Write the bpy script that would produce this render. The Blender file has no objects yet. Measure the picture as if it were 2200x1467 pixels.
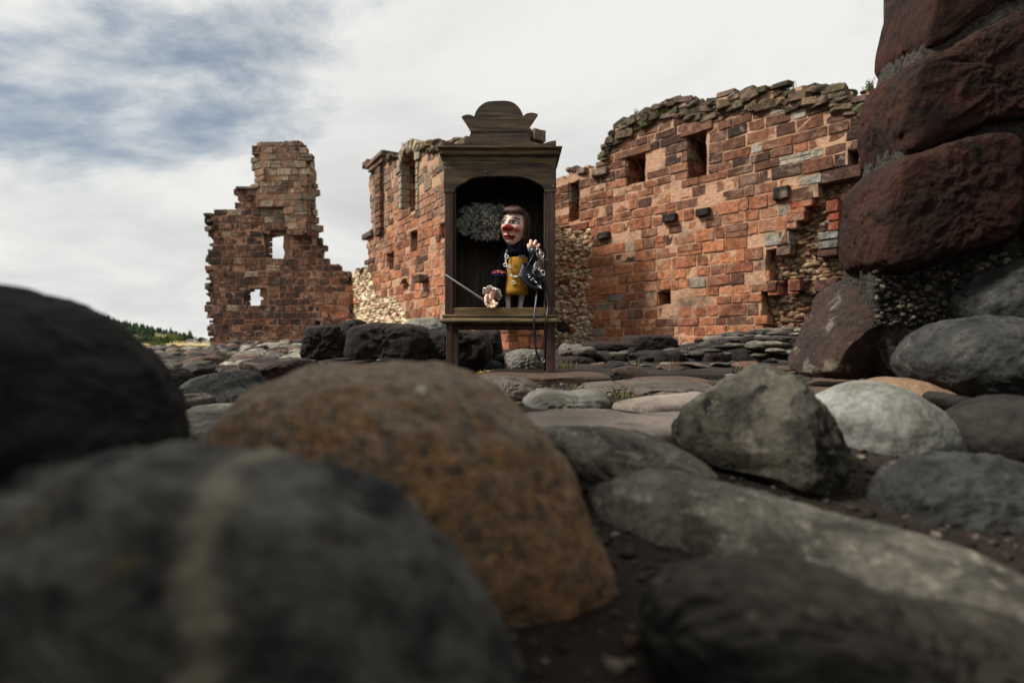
import bpy, math, random
from mathutils import Vector, Matrix, noise
import numpy as np

R = math.radians
SC = bpy.context.scene
COL = SC.collection

# ------------------------------------------------------------------ camera, sky, sun, exposure
FPX, ZC = 1222.0, 0.17            # focal length in photo pixels, camera height over the slab
cam = bpy.data.cameras.new("camera")
cam.lens = 20.0; cam.sensor_width = 36.0
cam.clip_start = 0.01; cam.clip_end = 9000
cam.dof.use_dof = True; cam.dof.focus_distance = 3.2; cam.dof.aperture_fstop = 2.2
camo = bpy.data.objects.new("camera", cam); COL.objects.link(camo)
camo.location = (0, 0, ZC); camo.rotation_euler = (R(90), 0, 0)
SC.camera = camo

SUN_EL, SUN_AZ = 46.0, -102.0       # azimuth from the view direction, negative = to the left
world = bpy.data.worlds.new("World"); SC.world = world; world.use_nodes = True
def build_world():
    nt = world.node_tree; N = nt.nodes; L = nt.links
    N.clear()
    out = N.new("ShaderNodeOutputWorld"); bg = N.new("ShaderNodeBackground")
    bg.inputs[1].default_value = 0.1
    L.new(bg.outputs[0], out.inputs[0])
    sky = N.new("ShaderNodeTexSky"); sky.sky_type = 'NISHITA'; sky.sun_disc = False
    sky.sun_elevation = R(SUN_EL); sky.sun_rotation = R(SUN_AZ)
    sky.air_density = 1.0; sky.dust_density = 1.5
    tc = N.new("ShaderNodeTexCoord"); sep = N.new("ShaderNodeSeparateXYZ")
    L.new(tc.outputs["Generated"], sep.inputs[0])
    def math_(op, a, b=None, c=None):
        m = N.new("ShaderNodeMath"); m.operation = op
        for i, v in enumerate((a, b, c)):
            if v is None: continue
            if isinstance(v, (int, float)): m.inputs[i].default_value = v
            else: L.new(v, m.inputs[i])
        return m.outputs[0]
    zz = math_('ADD', math_('MAXIMUM', sep.outputs[2], 0.0), 0.26)
    cx = math_('DIVIDE', sep.outputs[0], zz); cy = math_('DIVIDE', sep.outputs[1], zz)
    comb = N.new("ShaderNodeCombineXYZ"); L.new(cx, comb.inputs[0]); L.new(cy, comb.inputs[1])
    def noi(scale, detail, rough, off, dist=0.0):
        mp = N.new("ShaderNodeMapping"); mp.inputs["Location"].default_value = off
        L.new(comb.outputs[0], mp.inputs[0])
        n = N.new("ShaderNodeTexNoise"); n.inputs["Scale"].default_value = scale
        n.inputs["Detail"].default_value = detail; n.inputs["Roughness"].default_value = rough
        n.inputs["Distortion"].default_value = dist
        L.new(mp.outputs[0], n.inputs["Vector"]); return n.outputs["Fac"]
    def ramp(v, a, b):
        m = N.new("ShaderNodeMapRange"); m.interpolation_type = 'SMOOTHSTEP'
        m.inputs[1].default_value = a; m.inputs[2].default_value = b
        L.new(v, m.inputs[0]); return m.outputs[0]
    n1 = noi(SKY["s1"], 8, 0.57, SKY["o1"], 0.25)
    cover = ramp(n1, SKY["lo"], SKY["hi"])
    n2 = noi(0.9, 7, 0.55, SKY["o2"], 0.4)
    dens = ramp(n2, 0.28, 0.58)
    colr = N.new("ShaderNodeMix"); colr.data_type = 'RGBA'
    colr.inputs[6].default_value = (4.6, 4.66, 4.66, 1); colr.inputs[7].default_value = (6.5, 6.5, 6.3, 1)
    L.new(dens, colr.inputs[0])
    haze = N.new("ShaderNodeMix"); haze.data_type = 'RGBA'     # veil of thin high cloud over the blue
    haze.inputs[0].default_value = SKY["veil"]
    L.new(sky.outputs[0], haze.inputs[6]); haze.inputs[7].default_value = (1.9, 2.35, 2.75, 1)
    mix = N.new("ShaderNodeMix"); mix.data_type = 'RGBA'
    L.new(cover, mix.inputs[0]); L.new(haze.outputs[2], mix.inputs[6]); L.new(colr.outputs[2], mix.inputs[7])
    L.new(mix.outputs[2], bg.inputs[0])
SKY = dict(s1=0.62, o1=(28.62, 7.70, 0.495), o2=(1.3, 4.2, 2.0), lo=0.32, hi=0.43, veil=0.72)
build_world()

sun = bpy.data.lights.new("sun", 'SUN'); sun.energy = 4.0; sun.angle = R(9); sun.color = (1.0, 0.94, 0.86)
suno = bpy.data.objects.new("sun", sun); COL.objects.link(suno)
_el, _az = R(SUN_EL), R(SUN_AZ)
_d = Vector((math.sin(_az) * math.cos(_el), math.cos(_az) * math.cos(_el), math.sin(_el)))
suno.rotation_euler = _d.to_track_quat('Z', 'Y').to_euler()
SC.view_settings.view_transform = 'Standard'; SC.view_settings.look = 'None'
SC.view_settings.exposure = 0.42; SC.view_settings.gamma = 1.0
SC.view_settings.use_curve_mapping = False
SC.cycles.max_bounces = 6

# ------------------------------------------------------------------ helpers
def lin(r, g, b):
    f = lambda c: c / 12.92 if c <= 0.04045 else ((c + 0.055) / 1.055) ** 2.4
    return tuple(f(c / 255.0) for c in (r, g, b))
def mixc(a, b, t): return tuple(a[i] * (1 - t) + b[i] * t for i in range(3))
def P(px, py, d):
    return Vector(((px - 1100) / FPX * d, d, ZC + (733.5 - py) / FPX * d))
def tag(o, label=None, cat=None, group=None, kind=None):
    if label: o["label"] = label
    if cat: o["category"] = cat
    if group: o["group"] = group
    if kind: o["kind"] = kind
    return o
def empty(name, loc=(0, 0, 0), rz=0.0):
    o = bpy.data.objects.new(name, None); COL.objects.link(o)
    o.location = loc; o.rotation_euler = (0, 0, rz); o.empty_display_size = 0.1
    return o
def mesh_obj(name, V, F, mat, parent=None, smooth=True, cols=None, loc=None):
    """one mesh object; with loc the vertices are given in world space and re-centred on it"""
    me = bpy.data.meshes.new(name)
    if loc is not None:
        V = [(v[0] - loc[0], v[1] - loc[1], v[2] - loc[2]) for v in V]
    me.from_pydata([tuple(v) for v in V], [], F)
    if cols is not None:
        at = me.color_attributes.new("tint", 'FLOAT_COLOR', 'POINT')
        at.data.foreach_set("color", np.array([(c[0], c[1], c[2], 1.0) for c in cols], dtype=np.float32).ravel())
    me.polygons.foreach_set("use_smooth", [smooth] * len(me.polygons))
    me.materials.append(mat); me.update()
    o = bpy.data.objects.new(name, me); COL.objects.link(o)
    if loc is not None: o.location = loc
    if parent is not None: o.parent = parent
    return o
def inpoly(x, y, poly):
    c = False; j = len(poly) - 1
    for i in range(len(poly)):
        xi, yi = poly[i]; xj, yj = poly[j]
        if (yi > y) != (yj > y) and x < (xj - xi) * (y - yi) / (yj - yi) + xi: c = not c
        j = i
    return c
class MB:
    def __init__(s): s.V = []; s.F = []; s.C = []
    def add(s, V, F, col=None):
        o = len(s.V); s.V += [tuple(v) for v in V]; s.F += [tuple(i + o for i in f) for f in F]
        if col is not None: s.C += ([col] * len(V) if not isinstance(col, list) else col)
        return s
    def box(s, x0, x1, y0, y1, z0, z1, col=None):
        V = [(x0, y0, z0), (x1, y0, z0), (x1, y1, z0), (x0, y1, z0), (x0, y0, z1), (x1, y0, z1), (x1, y1, z1), (x0, y1, z1)]
        return s.add(V, [(0, 3, 2, 1), (4, 5, 6, 7), (0, 1, 5, 4), (1, 2, 6, 5), (2, 3, 7, 6), (3, 0, 4, 7)], col)
    def frustum(s, z0, h0, f0, z1, h1, f1, back, cx=0.0):
        """slab with half-widths h0/h1 and front y f0/f1 at its bottom and top"""
        V = [(cx - h0, f0, z0), (cx + h0, f0, z0), (cx + h0, back, z0), (cx - h0, back, z0),
             (cx - h1, f1, z1), (cx + h1, f1, z1), (cx + h1, back, z1), (cx - h1, back, z1)]
        return s.add(V, [(0, 3, 2, 1), (4, 5, 6, 7), (0, 1, 5, 4), (1, 2, 6, 5), (2, 3, 7, 6), (3, 0, 4, 7)])
    def tube(s, pts, rad, n=8, col=None, flat=1.0, cap=True):
        pts = [Vector(p) for p in pts]
        if not isinstance(rad, (list, tuple)): rad = [rad] * len(pts)
        t0 = (pts[1] - pts[0]).normalized()
        up = Vector((0, 0, 1)) if abs(t0.z) < 0.9 else Vector((1, 0, 0))
        nrm = t0.cross(up).normalized(); V = []; F = []
        for i, p in enumerate(pts):
            t = (pts[min(i + 1, len(pts) - 1)] - pts[max(i - 1, 0)]).normalized()
            nrm = (nrm - t * nrm.dot(t)).normalized(); b = t.cross(nrm)
            for k in range(n):
                a = 2 * math.pi * k / n
                V.append(p + (nrm * math.cos(a) + b * math.sin(a) * flat) * rad[i])
        for i in range(len(pts) - 1):
            for k in range(n):
                k2 = (k + 1) % n
                F.append((i * n + k, i * n + k2, (i + 1) * n + k2, (i + 1) * n + k))
        if cap:
            for e, sg in ((0, -1), (len(pts) - 1, 1)):
                t = (pts[e] - pts[e - 1 if e else 1]).normalized()
                V.append(pts[e] + t * rad[e] * 0.7); c = len(V) - 1
                for k in range(n):
                    k2 = (k + 1) % n
                    F.append((e * n + k2, e * n + k, c) if e == 0 else (e * n + k, e * n + k2, c))
        return s.add(V, F, col)
    def rings(s, rings, n=28, col=None, cap=True):
        """stack of ellipses (cx,cy,cz,rx,ry)"""
        V = []; F = []
        for (cx, cy, cz, rx, ry) in rings:
            for k in range(n):
                a = 2 * math.pi * k / n; V.append((cx + rx * math.cos(a), cy + ry * math.sin(a), cz))
        for i in range(len(rings) - 1):
            for k in range(n):
                k2 = (k + 1) % n; F.append((i * n + k, i * n + k2, (i + 1) * n + k2, (i + 1) * n + k))
        if cap: F += [tuple(range(n - 1, -1, -1)), tuple(range((len(rings) - 1) * n, len(rings) * n))]
        return s.add(V, F, col)
    def build(s, name, mat, parent=None, smooth=True, loc=None):
        return mesh_obj(name, s.V, s.F, mat, parent, smooth, s.C if s.C else None, loc)

_ico = {}
def ico(sub):
    if sub in _ico: return _ico[sub]
    t = (1 + 5 ** 0.5) / 2
    V = [Vector(v).normalized() for v in ((-1, t, 0), (1, t, 0), (-1, -t, 0), (1, -t, 0), (0, -1, t), (0, 1, t), (0, -1, -t), (0, 1, -t), (t, 0, -1), (t, 0, 1), (-t, 0, -1), (-t, 0, 1))]
    F = [(0, 11, 5), (0, 5, 1), (0, 1, 7), (0, 7, 10), (0, 10, 11), (1, 5, 9), (5, 11, 4), (11, 10, 2), (10, 7, 6), (7, 1, 8), (3, 9, 4), (3, 4, 2), (3, 2, 6), (3, 6, 8), (3, 8, 9), (4, 9, 5), (2, 4, 11), (6, 2, 10), (8, 6, 7), (9, 8, 1)]
    for _ in range(sub):
        mid = {}; NF = []
        def m(a, b):
            k = (min(a, b), max(a, b))
            if k not in mid: mid[k] = len(V); V.append(((V[a] + V[b]) / 2).normalized())
            return mid[k]
        for a, b, c in F:
            x, y, z = m(a, b), m(b, c), m(c, a); NF += [(a, x, z), (b, y, x), (c, z, y), (x, y, z)]
        F = NF
    _ico[sub] = (V, F); return V, F

# ------------------------------------------------------------------ materials
class Mat:
    def __init__(s, name, rough=0.9, spec=0.25):
        s.m = bpy.data.materials.new(name); s.m.use_nodes = True
        s.nt = s.m.node_tree; s.N = s.nt.nodes; s.L = s.nt.links
        s.b = s.N["Principled BSDF"]; s.b.inputs["Roughness"].default_value = rough
        s.b.inputs["Specular IOR Level"].default_value = spec
    def coord(s, kind="Object", scale=(1, 1, 1), jitter=True):
        tc = s.N.new("ShaderNodeTexCoord"); v = tc.outputs[kind]
        if jitter:
            oi = s.N.new("ShaderNodeObjectInfo"); ad = s.N.new("ShaderNodeVectorMath"); ad.operation = 'MULTIPLY_ADD'
            s.L.new(oi.outputs["Random"], ad.inputs[0]); ad.inputs[1].default_value = (37.0, 19.0, 53.0); s.L.new(v, ad.inputs[2]); v = ad.outputs[0]
        mp = s.N.new("ShaderNodeMapping"); mp.inputs["Scale"].default_value = scale; s.L.new(v, mp.inputs[0])
        return mp.outputs[0]
    def noise(s, vec, scale, detail=5, rough=0.6, dist=0.0):
        n = s.N.new("ShaderNodeTexNoise"); n.inputs["Scale"].default_value = scale; n.inputs["Detail"].default_value = detail
        n.inputs["Roughness"].default_value = rough; n.inputs["Distortion"].default_value = dist; s.L.new(vec, n.inputs["Vector"]); return n.outputs["Fac"]
    def voro(s, vec, scale, feat='F1'):
        n = s.N.new("ShaderNodeTexVoronoi"); n.feature = feat; n.inputs["Scale"].default_value = scale; s.L.new(vec, n.inputs["Vector"]); return n.outputs["Distance"]
    def ramp(s, v, a, b, lo=0.0, hi=1.0):
        m = s.N.new("ShaderNodeMapRange"); m.inputs[1].default_value = a; m.inputs[2].default_value = b; m.inputs[3].default_value = lo; m.inputs[4].default_value = hi
        s.L.new(v, m.inputs[0]); return m.outputs[0]
    def mix(s, f, a, b, mode='MIX'):
        m = s.N.new("ShaderNodeMix"); m.data_type = 'RGBA'; m.blend_type = mode
        for i, v in ((0, f), (6, a), (7, b)):
            if isinstance(v, (int, float)): m.inputs[i].default_value = v
            elif isinstance(v, tuple): m.inputs[i].default_value = (v[0], v[1], v[2], 1)
            else: s.L.new(v, m.inputs[i])
        return m.outputs[2]
    def math(s, op, a, b):
        m = s.N.new("ShaderNodeMath"); m.operation = op
        for i, v in ((0, a), (1, b)):
            if isinstance(v, (int, float)): m.inputs[i].default_value = v
            else: s.L.new(v, m.inputs[i])
        return m.outputs[0]
    def scale(s, col, f):
        m = s.N.new("ShaderNodeVectorMath"); m.operation = 'SCALE'; s.L.new(col, m.inputs[0]); s.L.new(f, m.inputs["Scale"]); return m.outputs[0]
    def color(s, c):
        if isinstance(c, tuple): s.b.inputs["Base Color"].default_value = (c[0], c[1], c[2], 1)
        else: s.L.new(c, s.b.inputs["Base Color"])
        return s
    def bump(s, h, strength=0.5, dist=0.02):
        b = s.N.new("ShaderNodeBump"); b.inputs["Strength"].default_value = strength; b.inputs["Distance"].default_value = dist
        s.L.new(h, b.inputs["Height"]); s.L.new(b.outputs[0], s.b.inputs["Normal"]); return s

def tinted(name, obj_tint, lich=(0.30, 0.29, 0.25), fine=9.0, lich_lo=0.66, stain=0.54, bump=0.7, bd=0.03, smear=0.0):
    """stone whose colour is each piece's own tint, with grain, lichen and soot"""
    M = Mat(name)
    if obj_tint: base = M.N.new("ShaderNodeObjectInfo").outputs["Color"]
    else:
        a = M.N.new("ShaderNodeAttribute"); a.attribute_name = "tint"; base = a.outputs["Color"]
    g = M.N.new("ShaderNodeNewGeometry"); pos = g.outputs["Position"]
    n1 = M.noise(pos, fine, 6, 0.65); n2 = M.noise(pos, 1.3, 5, 0.6); n3 = M.noise(pos, fine * 0.45, 7, 0.7)
    c = M.scale(base, M.ramp(n1, 0.3, 0.7, 0.42, 1.5))
    c = M.mix(M.ramp(n2, stain, stain + 0.16, 0.0, 0.72), c, (0.028, 0.024, 0.02))
    c = M.mix(M.ramp(n3, lich_lo, lich_lo + 0.07, 0.0, 0.75), c, lich)
    if smear: c = M.mix(M.ramp(M.noise(pos, 2.4, 6, 0.66, 0.6), 0.52, 0.68, 0.0, smear), c, (0.36, 0.25, 0.18))
    M.color(c); M.bump(M.math('ADD', n1, M.math('MULTIPLY', M.noise(pos, fine * 4, 4, 0.6), 0.35)), bump, bd)
    return M.m
MAT = {}
MAT["brick_o"] = tinted("sandstone_piece", True, (0.27, 0.235, 0.19), lich_lo=.63, bump=1.0, bd=.05, smear=.6)
MAT["brick_v"] = tinted("sandstone_pieces", False, (0.27, 0.235, 0.19), lich_lo=.63, bump=1.0, bd=.05, smear=.6)
MAT["rub_o"] = tinted("rubble_piece", True, fine=16, lich_lo=0.6, stain=0.64)
MAT["rub_v"] = tinted("rubble_pieces", False, fine=16, lich_lo=0.6, stain=0.64)

def mortar(name, c1, c2, sc=14.0):
    M = Mat(name); g = M.N.new("ShaderNodeNewGeometry").outputs["Position"]
    n = M.noise(g, sc, 7, 0.7); n2 = M.noise(g, 1.6, 4, 0.6)
    c = M.mix(M.ramp(n, 0.3, 0.7), c1, c2); c = M.mix(M.ramp(n2, 0.5, 0.72, 0, 0.8), c, (0.05, 0.042, 0.035))
    M.color(c); M.bump(n, 1.0, 0.04); return M.m
MAT["mortar_red"] = mortar("lime_mortar", lin(158, 118, 92), lin(196, 160, 130))
MAT["mortar_dark"] = mortar("weathered_mortar", lin(124, 88, 69), lin(168, 128, 102))
MAT["mortar_grey"] = mortar("gravelly_mortar", lin(28, 27, 24), lin(106, 101, 91), 60.0)

def rock(name, ca, cb, cc=None, blotch=9.0, fine=45.0, lich=None, lich_lo=0.62, lich_sc=14.0, blend=(0.38, 0.62), bump=0.7, bd=0.01, speck=None, cc_lo=0.55, top=None, grain=(.55, 1.42)):
    M = Mat(name, 0.88); v = M.coord("Object")
    n1 = M.noise(v, blotch, 6, 0.62, 0.3); n2 = M.noise(v, fine, 6, 0.7); n3 = M.noise(v, lich_sc, 7, 0.68)
    c = M.mix(M.ramp(n1, blend[0], blend[1]), ca, cb)
    if cc is not None: c = M.mix(M.ramp(M.noise(v, blotch * 2.3, 5, 0.6, 0.5), cc_lo, cc_lo + 0.12), c, cc)
    c = M.scale(c, M.ramp(n2, 0.25, 0.75, *grain))
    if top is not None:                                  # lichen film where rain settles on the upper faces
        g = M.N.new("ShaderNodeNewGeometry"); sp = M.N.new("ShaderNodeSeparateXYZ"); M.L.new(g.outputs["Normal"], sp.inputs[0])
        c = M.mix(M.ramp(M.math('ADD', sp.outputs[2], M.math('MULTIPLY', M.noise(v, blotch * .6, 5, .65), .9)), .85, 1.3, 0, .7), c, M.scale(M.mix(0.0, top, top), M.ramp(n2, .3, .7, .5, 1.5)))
    if lich is not None: c = M.mix(M.ramp(n3, lich_lo, lich_lo + 0.08, 0, 0.8), c, lich)
    if speck is not None: c = M.mix(M.ramp(M.voro(v, fine * 0.8), 0.12, 0.2, 0.8, 0.0), c, speck)
    M.color(c); M.bump(M.math('ADD', M.math('MULTIPLY', n1, 1.5), n2), bump, bd); return M.m

# ------------------------------------------------------------------ ground
def ground_h(x, y):
    r = math.hypot(x, y)
    def ss(a, b, t):
        t = max(0.0, min(1.0, (t - a) / (b - a))); return t * t * (3 - 2 * t)
    h = -0.13 + 0.08 * ss(0.9, 1.5, y) + 0.05 * ss(3.4, 5.5, y)
    h -= 0.03 * ss(0.5, -0.5, y)
    h += 0.12 * math.exp(-((x + 4.0) / 1.3) ** 2 - ((y - 10.2) / 1.6) ** 2)          # bank of cobbles before the tower
    h -= 0.06 * ss(-0.6, -1.6, x) * (1 - ss(3.2, 5.0, r))
    h += (noise.noise(Vector((x * 1.1, y * 1.1, 3.3))) * 0.02 + noise.noise(Vector((x * 5, y * 5, 8.3))) * 0.006) * (1 - ss(20, 40, r))
    h -= 1.5 * ss(27, 55, r)
    return h
def build_ground():
    rr = [0.0] + [0.12 * (1.075 ** i) for i in range(0, 145)]
    rr = [r for r in rr if r < 4200] + [6500]
    na = 200; V = [(0, 0, ground_h(0, 0))]; F = []
    for r in rr[1:]:
        for k in range(na):
            a = 2 * math.pi * k / na; x, y = r * math.sin(a), r * math.cos(a); V.append((x, y, ground_h(x, y)))
    for k in range(na): F.append((0, 1 + k, 1 + (k + 1) % na)[::-1])
    for i in range(len(rr) - 2):
        for k in range(na):
            a, b = 1 + i * na + k, 1 + i * na + (k + 1) % na
            F.append((a, a + na, b + na, b))
    M = Mat("trodden_earth", 0.95); g = M.N.new("ShaderNodeNewGeometry").outputs["Position"]
    n = M.noise(g, 2.2, 6, 0.6); n2 = M.noise(g, 60, 6, 0.7); n3 = M.noise(g, 9, 6, 0.6)
    c = M.mix(M.ramp(n, 0.35, 0.65), lin(36, 31, 27), lin(70, 60, 53)); c = M.scale(c, M.ramp(n2, 0.25, 0.75, 0.3, 1.5))
    c = M.mix(M.ramp(n3, 0.58, 0.7, 0, 0.6), c, lin(34, 31, 25))
    M.color(c); M.bump(M.math('ADD', n3, n2), 1.0, 0.02)
    o = mesh_obj("ground", V, F, M.m); tag(o, "dark trodden earth and gravel under the ruins", None, None, "structure")
build_ground()

# ------------------------------------------------------------------ stone shapes shared by many pieces
BRICKS = []
def make_bricks():
    us = (-0.5, -0.46, 0.02, 0.46, 0.5); vs = (-0.5, -0.43, 0.43, 0.5)
    for k in range(10):
        rnd = random.Random(100 + k); V = []; F = []
        for j, v in enumerate(vs):
            for i, u in enumerate(us):
                eu, ev = i in (0, 4), j in (0, 3)
                y = -0.5 + (0.07 if (eu or ev) else 0.0) + (0.06 if (eu and ev) else 0) + rnd.uniform(-0.045, 0.045)
                uu, vv = u + rnd.uniform(-0.025, 0.025), v + rnd.uniform(-0.04, 0.04)
                if eu and ev: uu *= 0.93; vv *= 0.9
                V.append((uu, y, vv))
        for j in range(3):
            for i in range(4): a = j * 5 + i; F.append((a, a + 1, a + 6, a + 5))
        ring = [0, 1, 2, 3, 4, 9, 14, 19, 18, 17, 16, 15, 10, 5]; b0 = len(V)
        for r in ring: V.append((V[r][0], 0.5, V[r][2]))
        for q in range(14):
            q2 = (q + 1) % 14; F.append((ring[q2], ring[q], b0 + q, b0 + q2))
        me = bpy.data.meshes.new("brick"); me.from_pydata(V, [], F)
        me.materials.append(MAT["brick_o"]); BRICKS.append((me, V, F))
make_bricks()
def rock_shape(sub, seed, boxy=2.4, amp=0.16, cuts=4, cut_at=(0.62, 0.85)):
    rnd = random.Random(seed); Vs, F = ico(sub); off = Vector((rnd.uniform(0, 90), rnd.uniform(0, 90), rnd.uniform(0, 90)))
    planes = [(Vector((rnd.gauss(0, 1), rnd.gauss(0, 1), rnd.gauss(0, 1))).normalized(), rnd.uniform(*cut_at)) for _ in range(cuts)]
    out = []
    for v in Vs:
        s = (abs(v.x) ** boxy + abs(v.y) ** boxy + abs(v.z) ** boxy) ** (-1 / boxy)
        p = v * s
        p = p * (1 + amp * noise.noise(v * 1.4 + off) + amp * 0.5 * noise.noise(v * 3.1 + off))
        for n, o in planes:
            e = p.dot(n) - o
            if e > 0: p = p - n * e * 0.85
        out.append(p)
    return out, F
ROCKS = []
for k in range(12):
    V_, F_ = rock_shape(3, 500 + k, 2.5, 0.17, 5)
    me_ = bpy.data.meshes.new("stone"); me_.from_pydata([tuple(v) for v in V_], [], F_); me_.polygons.foreach_set("use_smooth", [True] * len(F_))
    me_.materials.append(MAT["rub_o"]); ROCKS.append(me_)
PEBBLES = [rock_shape(1, 900 + k, 2.3, 0.2, 3) for k in range(8)]

# ------------------------------------------------------------------ ruined walls
class Wall:
    """masonry in local axes u (along), w (into the wall), v (up); outlines are given as sight lines onto its face"""
    def __init__(s, name, pxa, da, tan, label, seed):
        a = P(pxa, 733.5, da); s.O = Vector((a.x, a.y, 0)); t = Vector((-tan, -1.0, 0)) if tan is not None else Vector((1, 0, 0))
        s.rnd = random.Random(seed); s.seed = seed; s.name = name
        s.t = t.normalized(); s.n = Vector((-s.t.y, s.t.x, 0))
        if s.n.y < 0 and tan is None: s.n = -s.n
        s.ang = math.atan2(s.t.y, s.t.x)
        s.root = empty(name, s.O, s.ang); tag(s.root, label, "tower" if "tower" in name else "wall", None, "thing")
        s.pieces = []; s.rub = []
    def uv(s, px, py):
        rx = (px - 1100) / FPX      # O + t u = k (rx, 1)
        det = s.t.x * -1 - (-rx) * s.t.y
        u = ((-s.O.x) * -1 - (-rx) * (-s.O.y)) / det
        k = s.O.y + s.t.y * u
        return u, ZC + k * (733.5 - py) / FPX
    def px(s, u, v):
        q = s.O + s.t * u; return 1100 + FPX * q.x / q.y, 733.5 - (v - ZC) * FPX / q.y
    def poly(s, pts): return [s.uv(*p) for p in pts]
    def setup(s, outline, holes=(), rubble=(), thick=0.9, woff=None):
        s.out = s.poly(outline); s.thick = thick; s.woff = woff or (lambda u, v: 0.0)
        s.holes = [(s.poly(h[0]), h[1], s.poly(h[2]) if len(h) > 2 and h[2] else None) for h in holes]
        s.rubs = [(s.poly(r[0]), r[1]) for r in rubble]
    def kind(s, u, v):
        """None outside, else depth of the core's face there"""
        if not inpoly(u, v, s.out): return None
        for h, dep, thr in s.holes:
            if thr and inpoly(u, v, thr): return None
            if inpoly(u, v, h): return dep
        for r, dep in s.rubs:
            if inpoly(u, v, r): return dep
        return 0.0
    def core(s, mat, cs=0.1):
        us = [p[0] for p in s.out]; vs = [p[1] for p in s.out]
        u0, v0 = min(us), min(vs); nu, nv = int((max(us) - u0) / cs) + 2, int((max(vs) - v0) / cs) + 2
        K = {}
        for i in range(nu):
            for j in range(nv):
                k = s.kind(u0 + (i + .5) * cs, v0 + (j + .5) * cs)
                uc, vc = u0 + (i + .5) * cs, v0 + (j + .5) * cs
                if k is not None and inpoly(uc - .13, vc, s.out) and inpoly(uc + .13, vc, s.out) and inpoly(uc, vc + .1, s.out): K[i, j] = k + s.woff(u0 + (i + .5) * cs, v0 + (j + .5) * cs)
        V = []; F = []; idx = {}
        def vert(i, j, w):
            key = (i, j, round(w, 3))
            if key not in idx:
                u, v = u0 + i * cs, v0 + j * cs
                q = Vector((u * 4.1, v * 4.1, w * 4 + s.seed))
                idx[key] = len(V); V.append((u + noise.noise(q) * cs * .5, w + noise.noise(q + Vector((9, 4, 1))) * 0.014, v + noise.noise(q + Vector((3, 8, 5))) * cs * .5))
            return idx[key]
        B = s.thick
        for (i, j), w in K.items():
            F.append((vert(i, j, w), vert(i + 1, j, w), vert(i + 1, j + 1, w), vert(i, j + 1, w)))
            F.append((vert(i, j, B), vert(i, j + 1, B), vert(i + 1, j + 1, B), vert(i + 1, j, B)))
            for (di, dj, a, b) in ((-1, 0, (i, j + 1), (i, j)), (1, 0, (i + 1, j), (i + 1, j + 1)), (0, -1, (i, j), (i + 1, j)), (0, 1, (i + 1, j + 1), (i, j + 1))):
                w2 = K.get((i + di, j + dj))
                if w2 is None: w2 = B
                if w2 > w + 1e-4: F.append((vert(*a, w), vert(*a, w2), vert(*b, w2), vert(*b, w)))
        o = mesh_obj("mortar_core", V, F, mat, s.root, False)
    def piece(s, u, w, v, su, sw, sv, col, rot=(0, 0, 0), name="brick", mesh=None):
        s.pieces.append((u, w, v, su, sw, sv, col, rot, name, mesh))
    def courses(s, color, ch=(0.2, 0.3), bw=(0.28, 0.58), depth=0.26, joint=0.016, ragged=0.12, top=0.0):
        us = [p[0] for p in s.out]; vs = [p[1] for p in s.out]; rnd = s.rnd
        v = min(vs); step = 0.03
        while v < max(vs) - 0.08:
            h = rnd.uniform(*ch); vm = v + h / 2; u = min(us); runs = []; start = None
            while u <= max(us) + step:
                ok = s.kind(u, vm) == 0.0 and (top == 0.0 or s.kind(u, vm + top) is not None)
                if ok and start is None: start = u
                if not ok and start is not None: runs.append((start, u)); start = None
                u += step
            for a, b in runs:
                def hole_side(x, sg):
                    return any(inpoly(x + sg * 0.06, vm, h_[0]) for h_ in s.holes)
                if not hole_side(a, -1): a += rnd.uniform(-ragged, ragged * 0.6)
                if not hole_side(b, 1): b += rnd.uniform(-ragged * 0.6, ragged)
                x = a
                while x < b - 0.05:
                    w_ = rnd.uniform(*bw)
                    if b - x - w_ < 0.16: w_ = b - x
                    um = x + w_ / 2; wo = s.woff(um, vm); slope = (s.woff(um + .05, vm) - s.woff(um - .05, vm)) / .1
                    pxx, pyy = s.px(um, vm); c = color(pxx, pyy, rnd)
                    if c is not None:
                        hh = h; sink = 0.03 if rnd.random() < .06 else 0.0
                        if rnd.random() < .07:                     # two thin stones in one course
                            f_ = rnd.uniform(.35, .65); s.piece(um, wo - .018 + depth / 2, v + h * f_ / 2, w_ - joint, depth, h * f_ - joint * .5, c); s.piece(um, wo - .02 + depth / 2, v + h * (1 + f_) / 2, w_ - joint, depth, h * (1 - f_) - joint * .5, tuple(q * .85 for q in c)); x += w_; continue
                        s.piece(um, wo + sink - 0.014 + rnd.uniform(-0.016, 0.012) + depth / 2, vm + rnd.uniform(-.008, .008), (w_ - joint) * (1 + abs(slope) * 0.3), depth, (hh - joint) * rnd.uniform(.93, 1.03), c, (rnd.uniform(-.012, .012), rnd.uniform(-.015, .015), math.atan(slope)))
                    x += w_
            v += h
        # reveals of the openings
        for h, dep, thr in s.holes:
            if dep < 0.1: continue
            hv0, hv1 = min(p[1] for p in h), max(p[1] for p in h); v = hv0
            while v < hv1 - 0.05:
                hh = min(rnd.uniform(*ch), hv1 - v); vm = v + hh / 2
                row = [u_ for u_ in np.arange(min(p[0] for p in h) - .1, max(p[0] for p in h) + .1, .03) if inpoly(u_, vm, h)]
                if row:
                    for edge, sg in ((row[0] - .02, 1), (row[-1] + .02, -1)):
                        w_ = 0.02; D = min(dep, s.thick)
                        while w_ < D - 0.05:
                            bl = min(rnd.uniform(.22, .4), D - w_); pxx, pyy = s.px(edge, vm); c = color(pxx, pyy, rnd) or (0.2, 0.12, 0.08)
                            s.piece(edge - sg * 0.07, w_ + bl / 2, vm, bl - joint, 0.2, hh - joint, c, (0, 0, sg * math.pi / 2)); w_ += bl
                v += hh
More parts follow.
